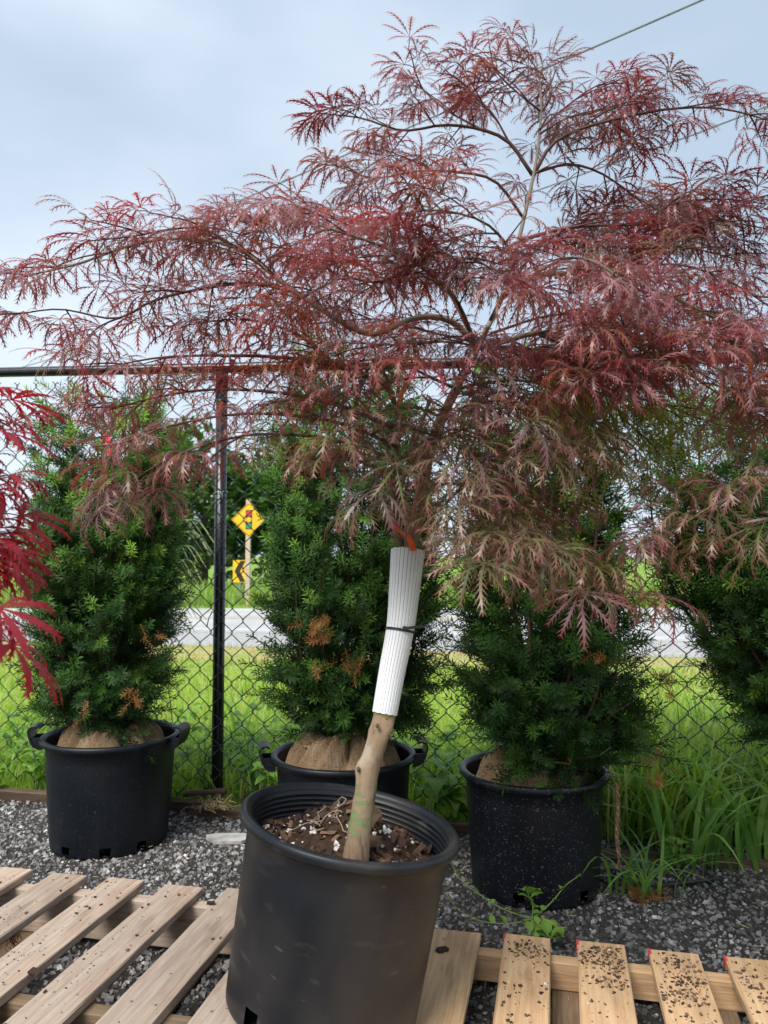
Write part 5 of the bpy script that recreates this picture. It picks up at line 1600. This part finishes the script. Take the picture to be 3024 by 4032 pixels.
y1 = make_yew((P1[0] - 0.03, P1[1]), 0.40, [(-0.26, -0.02, 1.50), (-0.20, 0.1, 1.36), (-0.14, -0.08, 1.60), (-0.19, 0.05, 1.56), (-0.08, 0.1, 1.52), (-0.02, -0.05, 1.44), (0.05, 0.02, 1.63), (0.14, 0.0, 1.60), (0.11, -0.09, 1.52), (0.17, 0.08, 1.52), (0.20, -0.03, 1.40), (0.0, -0.16, 1.30), (-0.16, -0.15, 1.22), (0.12, -0.17, 1.15), (-0.05, 0.16, 1.4), (0.22, 0.02, 1.1), (-0.24, -0.05, 1.05)],
              "dark green columnar yew in the handled pot at far left", 101,
              rprof([(0.35, 0.16), (0.48, 0.22), (0.7, 0.245), (1.0, 0.235), (1.25, 0.24), (1.6, 0.29)]),
              brown=[(-0.83, 2.58, 0.57, 5, 0.012), (-0.99, 2.62, 0.50, 2, 0.01), (-0.80, 2.66, 0.76, 3, 0.02)], n_br=50)
burlap(y1, 0.208, 0.345, seed=3, neck=0.05, top=0.075, off=(0.03, 0))
y2 = make_yew((P2[0] + 0.03, P2[1] + 0.03), 0.42, [(-0.22, -0.02, 1.62), (-0.16, 0.1, 1.5), (-0.12, -0.10, 1.40), (-0.05, 0.08, 1.78), (-0.18, 0.0, 1.74), (0.12, 0.05, 1.72), (0.0, -0.08, 1.55), (0.07, 0.05, 1.62), (0.12, -0.1, 1.45), (0.18, 0.05, 1.6), (0.24, -0.02, 1.4), (-0.25, -0.06, 1.25), (0.05, -0.2, 1.2), (-0.08, -0.2, 1.05), (0.2, -0.14, 1.05), (-0.2, -0.14, 0.95), (0.27, 0.0, 1.0)],
              "broad dark green yew with burlap behind the maple trunk", 202,
              rprof([(0.35, 0.14), (0.48, 0.22), (0.6, 0.30), (0.85, 0.295), (1.1, 0.27), (1.4, 0.25), (1.7, 0.24)]),
              brown=[(-0.19, 2.26, 0.83, 12, 0.028), (-0.10, 2.27, 0.72, 5, 0.022), (-0.17, 2.27, 0.70, 3, 0.015)], n_br=50)
burlap(y2, 0.208, 0.355, seed=8, neck=0.05, top=0.10, off=(-0.03, -0.03))
y3 = make_yew((P3_[0] + 0.04, P3_[1]), 0.40, [(-0.22, -0.02, 1.55), (-0.15, 0.1, 1.45), (-0.1, -0.12, 1.36), (-0.04, 0.06, 1.70), (-0.16, 0.0, 1.66), (0.1, 0.0, 1.64), (0.02, -0.08, 1.5), (0.22, -0.12, 0.52), (0.29, 0.0, 0.56), (0.14, -0.24, 0.48), (0.02, -0.26, 0.46), (0.27, -0.16, 0.42), (0.22, -0.2, 0.60), (0.29, -0.08, 0.48), (0.08, 0.05, 1.58), (0.14, -0.1, 1.40), (0.2, 0.05, 1.35), (0.24, -0.02, 1.15), (-0.24, -0.06, 1.1), (0.05, -0.2, 1.0), (-0.08, -0.2, 1.1), (0.24, -0.12, 0.85), (-0.2, -0.14, 0.8), (0.12, -0.22, 0.75)],
              "dark green yew spilling over the white-speckled pot at right", 303,
              rprof([(0.22, 0.30), (0.35, 0.34), (0.5, 0.33), (0.65, 0.29), (0.85, 0.21), (1.1, 0.22), (1.4, 0.21), (1.65, 0.20)]),
              brown=[(0.86, 2.40, 0.66, 10, 0.03), (0.835, 2.40, 0.88, 6, 0.03), (0.80, 2.38, 0.46, 9, 0.025), (0.60, 2.2, 0.75, 4, 0.02), (0.80, 2.36, 0.38, 6, 0.02)], n_br=50)
# low skirts of yew 3 over the right rim: extra short leaders
burlap(y3, 0.198, 0.325, seed=12, neck=0.05, top=0.06, off=(-0.04, 0))
y4 = make_yew((P4[0] - 0.04, P4[1]), 0.42, [(-0.60, 0.0, 1.36), (-0.52, 0.1, 1.50), (-0.45, -0.1, 1.30), (-0.40, 0.05, 1.6), (-0.32, -0.1, 1.5), (-0.25, 0.05, 1.64), (-0.18, -0.1, 1.5), (-0.08, 0.05, 1.6), (0.02, -0.05, 1.5), (0.15, 0.0, 1.4), (-0.52, -0.06, 1.12), (-0.42, -0.18, 1.05), (-0.3, -0.2, 1.15), (-0.15, -0.22, 1.0), (-0.36, -0.05, 0.95), (-0.22, -0.18, 0.85), (-0.46, 0.0, 1.2), (-0.35, -0.15, 1.3)],
              "dark green yew leaning in from the right edge of the scene", 404,
              rprof([(0.3, 0.20), (0.45, 0.28), (0.6, 0.36), (0.75, 0.44), (0.95, 0.56), (1.2, 0.68), (1.6, 0.60)]), n_br=50)
burlap(y4, 0.2, 0.345, seed=15)

# the twine hanging from the right-hand yew
mb = MB()
c = [at(1332, 1690, 2.33), at(1335, 1740, 2.33), at(1333, 1800, 2.33), at(1337, 1850, 2.34)]
Pq = smooth_path(c, 40); o0 = Pq[-1]
for ph in (0, math.pi):
    mb.add(*tube([q - o0 + 0.0035 * np.array([math.cos(i * 0.8 + ph), math.sin(i * 0.8 + ph), 0]) for i, q in enumerate(Pq)], 0.004, 6))
for k in range(8): mb.add(*tube([(0, 0, 0.0), (0.004 * math.cos(k), 0.004 * math.sin(k), -0.02), (0.012 * math.cos(k * 1.3), 0.012 * math.sin(k * 1.3), -0.035)], 0.0012, 3))
o = mb.build("hanging_rope", M['rope'], loc=tuple(o0)); tag(o, "brown jute rope end hanging beside the speckled pot", "rope")
# rope on the burlap of yew 2 and rough twine
mb = MB()
for k in range(3):
    dx_ = 0.018 * k
    mb.add(*tube(smooth_path([(0.02 + dx_, -0.10, 0.452), (0.03 + dx_ * 1.2, -0.14, 0.425), (0.045 + dx_ * 0.8, -0.19, 0.392), (0.05 + dx_ * 0.5, -0.225, 0.36)], 12), 0.0045, 6))
mb.add(*tube(smooth_path([(-0.16, -0.10, 0.41), (-0.10, -0.13, 0.42), (-0.04, -0.11, 0.45), (0.03, -0.11, 0.455)], 16), 0.005, 6))
mb.build("rope", M['rope'], y2, True)

# red twine on the left pallet
mb = MB(); rr = random.Random(2)
for k in range(30):
    p = np.array([rr.gauss(0, 0.006), rr.gauss(0, 0.006), rr.uniform(-0.05, 0.03)])
    pts = [p + np.array([0.006 * rr.gauss(0, 1), 0.006 * rr.gauss(0, 1), 0.012 * q]) for q in range(4)]
    mb.add(*tube(pts, 0.0009, 3), c=(0.26, 0.03, 0.045))
c = at(28, 2020, 1.98)
o = mb.build("red_twine", M['col'], loc=tuple(c)); tag(o, "scrap of frayed red twine on the weathered pallet at lower left", "twine")

# ------------------------------------------------------------------ weeds along the fence
def ovate(seed, asp=0.5):
    V, F = [], []
    n_ = 5
    for i in range(n_ + 1):
        t = i / n_
        w = asp * 0.5 * math.sin(math.pi * min(0.999, (t * 0.97 + 0.02)) ** 0.75)
        z = 0.15 * math.sin(t * 2.2) - 0.30 * t * t
        V += [(t, -w, z + w * 0.3), (t, 0, z), (t, w, z + w * 0.3)]
    for i in range(n_):
        a = i * 3
        F += [(a, a + 3, a + 4, a + 1), (a + 1, a + 4, a + 5, a + 2)]
    return np.array(V), np.array(F)


WL = []
for k, (asp, c) in enumerate([(0.55, (0.16, 0.31, 0.05)), (0.45, (0.13, 0.27, 0.05)), (0.7, (0.22, 0.38, 0.06)), (0.32, (0.11, 0.22, 0.045))]):
    V, F = ovate(k, asp); mb = MB(); mb.add(V, F, c=c); WL.append(mb.mesh("leaf", M['weed'], True))


def weed(loc, h, nst, seed, label, size=0.05, kinds=(0, 1, 2), nl=8):
    r = random.Random(seed)
    t = empty("weed_plant", tuple(loc), label, "weed", "weeds along the fence")
    st = MB()
    for s in range(nst):
        a = r.uniform(0, 6.28); sp_ = r.uniform(0.1, 0.5) * h
        hh = h * r.uniform(0.6, 1.0)
        P_ = smooth_path([(0, 0, 0), (sp_ * 0.3 * math.cos(a), sp_ * 0.3 * math.sin(a), hh * 0.5), (sp_ * math.cos(a), sp_ * math.sin(a), hh)], 10)
        st.add(*tube(P_, np.linspace(0.0025, 0.001, 10), 5), c=(0.12, 0.2, 0.05))
        for q in range(nl):
            f = 0.2 + 0.8 * (q + 1) / nl
            p = P_[min(9, int(f * 9))]
            la = q * 2.5 + r.uniform(-0.4, 0.4)
            sc = size * r.uniform(0.6, 1.2) * (1.25 - 0.5 * f)
            inst("leaf", WL[r.choice(kinds)], t, tuple(p), (r.uniform(-0.3, 0.3), r.uniform(-0.5, 0.3), la), (sc, sc, sc))
    st.build("stem", M['col'], t, True)
    return t


wl = [(-0.82, -0.02, 0.34, 4, 0.075, (0, 2), "tall leafy weed left of the leftmost pot, nearest the crimson maple"),
      (-0.62, -0.06, 0.20, 4, 0.05, (1,), "low bushy weed against the left side of the leftmost pot"),
      (-0.95, -0.10, 0.22, 3, 0.06, (0, 1), "leafy weed at the left edge above the edging board"),
      (-0.27, -0.02, 0.36, 5, 0.06, (0, 1), "bushy weed between the leftmost pot and the fence post"),
      (-0.18, -0.10, 0.22, 4, 0.055, (1, 2), "low weed at the base of the fence left of the post"),
      (-0.08, 0.06, 0.30, 4, 0.06, (0, 3), "leafy weed just behind the foot of the post"),
      (0.13, 0.08, 0.30, 4, 0.085, (3, 1), "broad-leaved weed right of the fence post"),
      (0.26, 0.0, 0.24, 4, 0.07, (2, 0), "weed between the fence post and the burlap pot"),
      (0.98, -0.02, 0.22, 3, 0.11, (2, 0), "big pale-leaved weed between the front pot and speckled pot"),
      (2.15, -0.22, 0.16, 5, 0.05, (0, 2), "small bushy weed in the tall grass at the right edge"),
      (1.75, -0.35, 0.14, 4, 0.045, (0, 2), "small leafy weed at the foot of the tall grass by the rope")]
for i, (u, v, h, ns, sz, kd, lab) in enumerate(wl):
    weed(site(u, v), h, ns, 500 + i, lab, sz, kd)

# dense leafy cover behind (stuff)
rng = np.random.default_rng(33)
mb = MB(); V, F = ovate(1, 0.55)
n = 2600
P_ = upts(n, -1.3, 1.2, 0.02, 0.7); P_[:, 2] = rng.uniform(0.02, 0.30, n) * (1 - 0.4 * rng.uniform(0, 1, n))
Rm = np.array([rotz(a) @ roty(b_) @ rotx(c_) for a, b_, c_ in zip(rng.uniform(0, 6.28, n), rng.uniform(-0.5, 0.5, n), rng.normal(0, 0.3, n))])
batch(mb, V, F, Rm, P_, rng.uniform(0.03, 0.075, n), pick([(0.16, 0.31, 0.05), (0.21, 0.37, 0.06), (0.11, 0.22, 0.04), (0.27, 0.42, 0.075)], n))
o = mb.build("weed_cover", M['weed'], smooth=True); tag(o, "mass of bright leafy weeds behind the fence at left", "weeds", kind='stuff')


# broad grass clumps in front of the fence at right
def clump(loc, n, h, wid, spread, seed, label, pal, bend=(0.3, 1.2)):
    global rng
    rng = np.random.default_rng(seed)
    t = empty("grass_clump", tuple(loc), label, "grass clump", "tall grass clumps by the fence")
    for k in range(n):
        V, F, T = blade_shape(7, rng.uniform(*bend))
        hh = h * rng.uniform(0.55, 1.05); ww = wid * rng.uniform(0.7, 1.2)
        V = V * np.array([hh, ww, hh]); V[:, 2] += 0.0
        V[:, 0] += 0.0
        a = rng.uniform(0, 6.28)
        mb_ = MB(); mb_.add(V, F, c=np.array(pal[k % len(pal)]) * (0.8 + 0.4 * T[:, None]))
        mb_.build("blade", M['grass'], t, True, loc=(rng.normal(0, spread), rng.normal(0, spread * 0.6), 0), rot=(rng.normal(0, 0.12), rng.normal(0, 0.12), a))
    return t


BG = [(0.17, 0.34, 0.08), (0.22, 0.40, 0.09), (0.28, 0.47, 0.10), (0.14, 0.29, 0.08)]
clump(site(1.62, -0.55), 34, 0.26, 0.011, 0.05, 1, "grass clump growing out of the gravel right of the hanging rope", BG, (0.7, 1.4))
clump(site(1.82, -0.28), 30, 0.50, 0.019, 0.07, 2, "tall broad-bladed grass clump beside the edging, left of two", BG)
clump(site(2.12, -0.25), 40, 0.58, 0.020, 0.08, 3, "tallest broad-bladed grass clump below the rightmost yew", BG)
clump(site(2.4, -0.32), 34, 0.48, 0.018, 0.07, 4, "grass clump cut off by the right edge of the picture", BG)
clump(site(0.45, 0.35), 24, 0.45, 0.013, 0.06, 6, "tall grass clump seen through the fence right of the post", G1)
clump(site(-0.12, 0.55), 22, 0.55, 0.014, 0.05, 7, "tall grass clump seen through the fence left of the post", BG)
# reed with drooping seed head beyond the fence
rd = empty("seed_head_grass", tuple(site(-0.42, 0.5)), "tall reed grass with pale drooping seed heads behind the fence", "grass stalk")
base = site(-0.42, 0.5)
mb = MB(); tip = at(392, 1085, 3.72)
stem_ = smooth_path([base - base, (at(358, 1400, 3.74) - base), (at(370, 1210, 3.74) - base), (at(385, 1110, 3.74) - base)], 20)
mb.add(*tube(stem_, np.linspace(0.004, 0.002, 20), 5), c=(0.16, 0.24, 0.09)); mb.build("stem", M['col'], rd, True)
mb = MB(); rr = random.Random(5)
for k in range(46):
    f = rr.uniform(0.62, 1.0); p = stem_[int(f * 19)]
    l = rr.uniform(0.08, 0.20); sgn = 1 if rr.random() < 0.75 else -0.6
    pts = smooth_path([p, p + np.array([sgn * l * 0.5, rr.uniform(-.03, .03), 0.03]), p + np.array([sgn * l, rr.uniform(-.05, .05), -0.03 - 0.3 * l])], 8)
    mb.add(*tube(pts, [0.0008, 0.001, 0.0016, 0.0022, 0.0028, 0.0028, 0.0022, 0.0008], 4), c=(0.34, 0.38, 0.22))
mb.build("seed_head", M['col'], rd)

# bindweed creeping in front of the speckled pot
bw = empty("bindweed", tuple(at(1155, 1990, 2.10) * np.array([1, 1, 0])), "pale green bindweed creeping in front of the speckled pot", "weed")
b0 = np.array(bw.location)
st = MB(); rr = random.Random(12)
vines = [[(1150, 1985, 2.12, 0.01), (1190, 1950, 2.12, None), (1225, 1910, 2.12, None), (1255, 1890, 2.12, None)],
         [(1150, 1985, 2.12, 0.01), (1090, 1965, 2.13, None), (1040, 1935, 2.14, None), (995, 1900, 2.16, None), (975, 1865, 2.2, None)],
         [(1150, 1985, 2.12, 0.01), (1100, 1995, 2.1, None), (1040, 1990, 2.1, None), (990, 1965, 2.12, None), (960, 1925, 2.15, None)],
         [(1150, 1985, 2.12, 0.01), (1170, 2005, 2.06, None), (1185, 2022, 2.03, None), (1200, 2028, 2.02, None)],
         [(1150, 1985, 2.12, 0.01), (1150, 1950, 2.12, None), (1130, 1915, 2.13, None)]]
for vi, v in enumerate(vines):
    P_ = []
    for (x, y, d, z) in v:
        q = at(x, y, d)
        q[2] = max(q[2], 0.014)
        P_.append(q - b0)
    P_ = smooth_path(P_, 22)
    st.add(*tube(P_, np.linspace(0.0022, 0.001, 22), 5), c=(0.17, 0.26, 0.08))
    for q in range(3 if vi in (1, 2) else 4, 22, 3 if vi != 0 else 5):
        sc = rr.uniform(0.018, 0.040) * (1.35 if vi in (3, 4) else (0.75 if vi in (1, 2) else 0.9))
        inst("leaf", WL[2], bw, tuple(P_[q]), (rr.uniform(-0.6, 0.6), rr.uniform(-0.9, 0.0), rr.uniform(0, 6.28)), (sc, sc, sc))
for q in range(14):
    p = at(1165 + rr.uniform(-25, 45), 1990 + rr.uniform(-30, 30), 2.08) - b0; p[2] = rr.uniform(0.02, 0.06)
    sc = rr.uniform(0.025, 0.045)
    inst("leaf", WL[2], bw, tuple(p), (rr.uniform(-0.6, 0.6), rr.uniform(-0.9, 0.0), rr.uniform(0, 6.28)), (sc, sc, sc))
st.build("stem", M['col'], bw, True)

# fallen brown yew sprig, hose and drip tape on the gravel
db = MB(); V, F, T = SH[1]; r = np.random.default_rng(3)
dv = r.normal(0, 1, (7, 3)) * np.array([1, 1, 0.5]) + np.array([0, 0, 0.3])
batch(db, V, F, align_z(dv, r.uniform(0, 6, 7)), r.normal(0, 0.014, (7, 3)) * np.array([1, 1, 0.3]) + np.array([0, 0, 0.015]), np.full(7, 0.055), np.array([0.33, 0.15, 0.05]) * r.uniform(0.6, 1.2, (7, 1)))
c = at(1392, 1925, 2.36); o = db.build("fallen_yew_sprig", M['needle'], loc=(c[0], c[1], 0.005)); tag(o, "fallen dead brown yew sprig lying on the gravel", "sprig")
mb = MB(); c = [at(x, y, d) for x, y, d in ((1298, 1817, 2.62), (1330, 1835, 2.58), (1370, 1842, 2.55), (1420, 1845, 2.53))]
c = [np.array([q[0], q[1], 0.02]) for q in c]; P_ = smooth_path(c, 20); V = []
for q in P_: V += [q - P_[0] + np.array([0, -0.008, 0.004]), q - P_[0] + np.array([0, 0.008, 0.0])]
mb.add(V, [(2 * i, 2 * i + 2, 2 * i + 3, 2 * i + 1) for i in range(19)])
V2 = [v + np.array([0, 0, -0.0015]) for v in V]; mb.add(V2, [(2 * i + 1, 2 * i + 3, 2 * i + 2, 2 * i) for i in range(19)])
o = mb.build("drip_tape", M['hose'], loc=tuple(P_[0])); tag(o, "pale blue flat drip tape on the ground behind the speckled pot", "drip tape")
mb = MB(); c = [at(x, y, d) for x, y, d in ((1295, 1890, 2.48), (1330, 1897, 2.46), (1375, 1905, 2.44), (1450, 1902, 2.45), (1560, 1890, 2.5))]
P_ = smooth_path([np.array([q[0], q[1], 0.014]) for q in c], 24); mb.add(*tube(P_ - P_[0], 0.005, 8))
o = mb.build("drip_hose", M['hose_black'], smooth=True, loc=tuple(P_[0])); tag(o, "thin black irrigation hose on the gravel right of the speckled pot", "hose")
# straw and needle litter on the gravel
mb = MB(); r = np.random.default_rng(6)
n = 420
for k in range(n):
    u, v = r.uniform(-1.0, 2.7), r.uniform(-1.2, -0.1)
    p = site(u, v, 0.014 + r.uniform(0, 0.006)); a = r.uniform(0, 6.28); l = r.uniform(0.006, 0.028)
    V = [p, p + np.array([math.cos(a) * l, math.sin(a) * l, r.uniform(-0.003, 0.003)])]
    mb.add(*tube(V, 0.0009, 3, False), c=np.array((0.45, 0.35, 0.19)) * r.uniform(0.6, 1.2))
o = mb.build("straw_litter", M['col']); tag(o, "scattered tan straw and dry needles on the gravel", "straw", kind='stuff')
# larger bark pieces lying on the pallets
rr = random.Random(15)
for (x, y, z, s, lab) in [(955, 2053, 0.105, 0.032, "dark bark piece on the pale board right of the front pot"), (75, 2102, 0.153, 0.034, "dark bark chunk on the weathered board at lower left"),
                          (455, 2047 - 95, 0.153, 0.022, "small bark chip on the weathered board left of the front pot")]:
    q = at(x, y, 1.0); d_ = q - np.array([0, 0, CAM_H]); p = np.array([0, 0, CAM_H]) + d_ * ((z - CAM_H) / d_[2])
    o = inst("bark_piece", chipm[3], None, tuple(p + np.array([0, 0, 0.002])), (0.1, 0.05, rr.uniform(-0.5, 0.5)), (s, s, s)); tag(o, lab, "bark", "loose bark pieces")
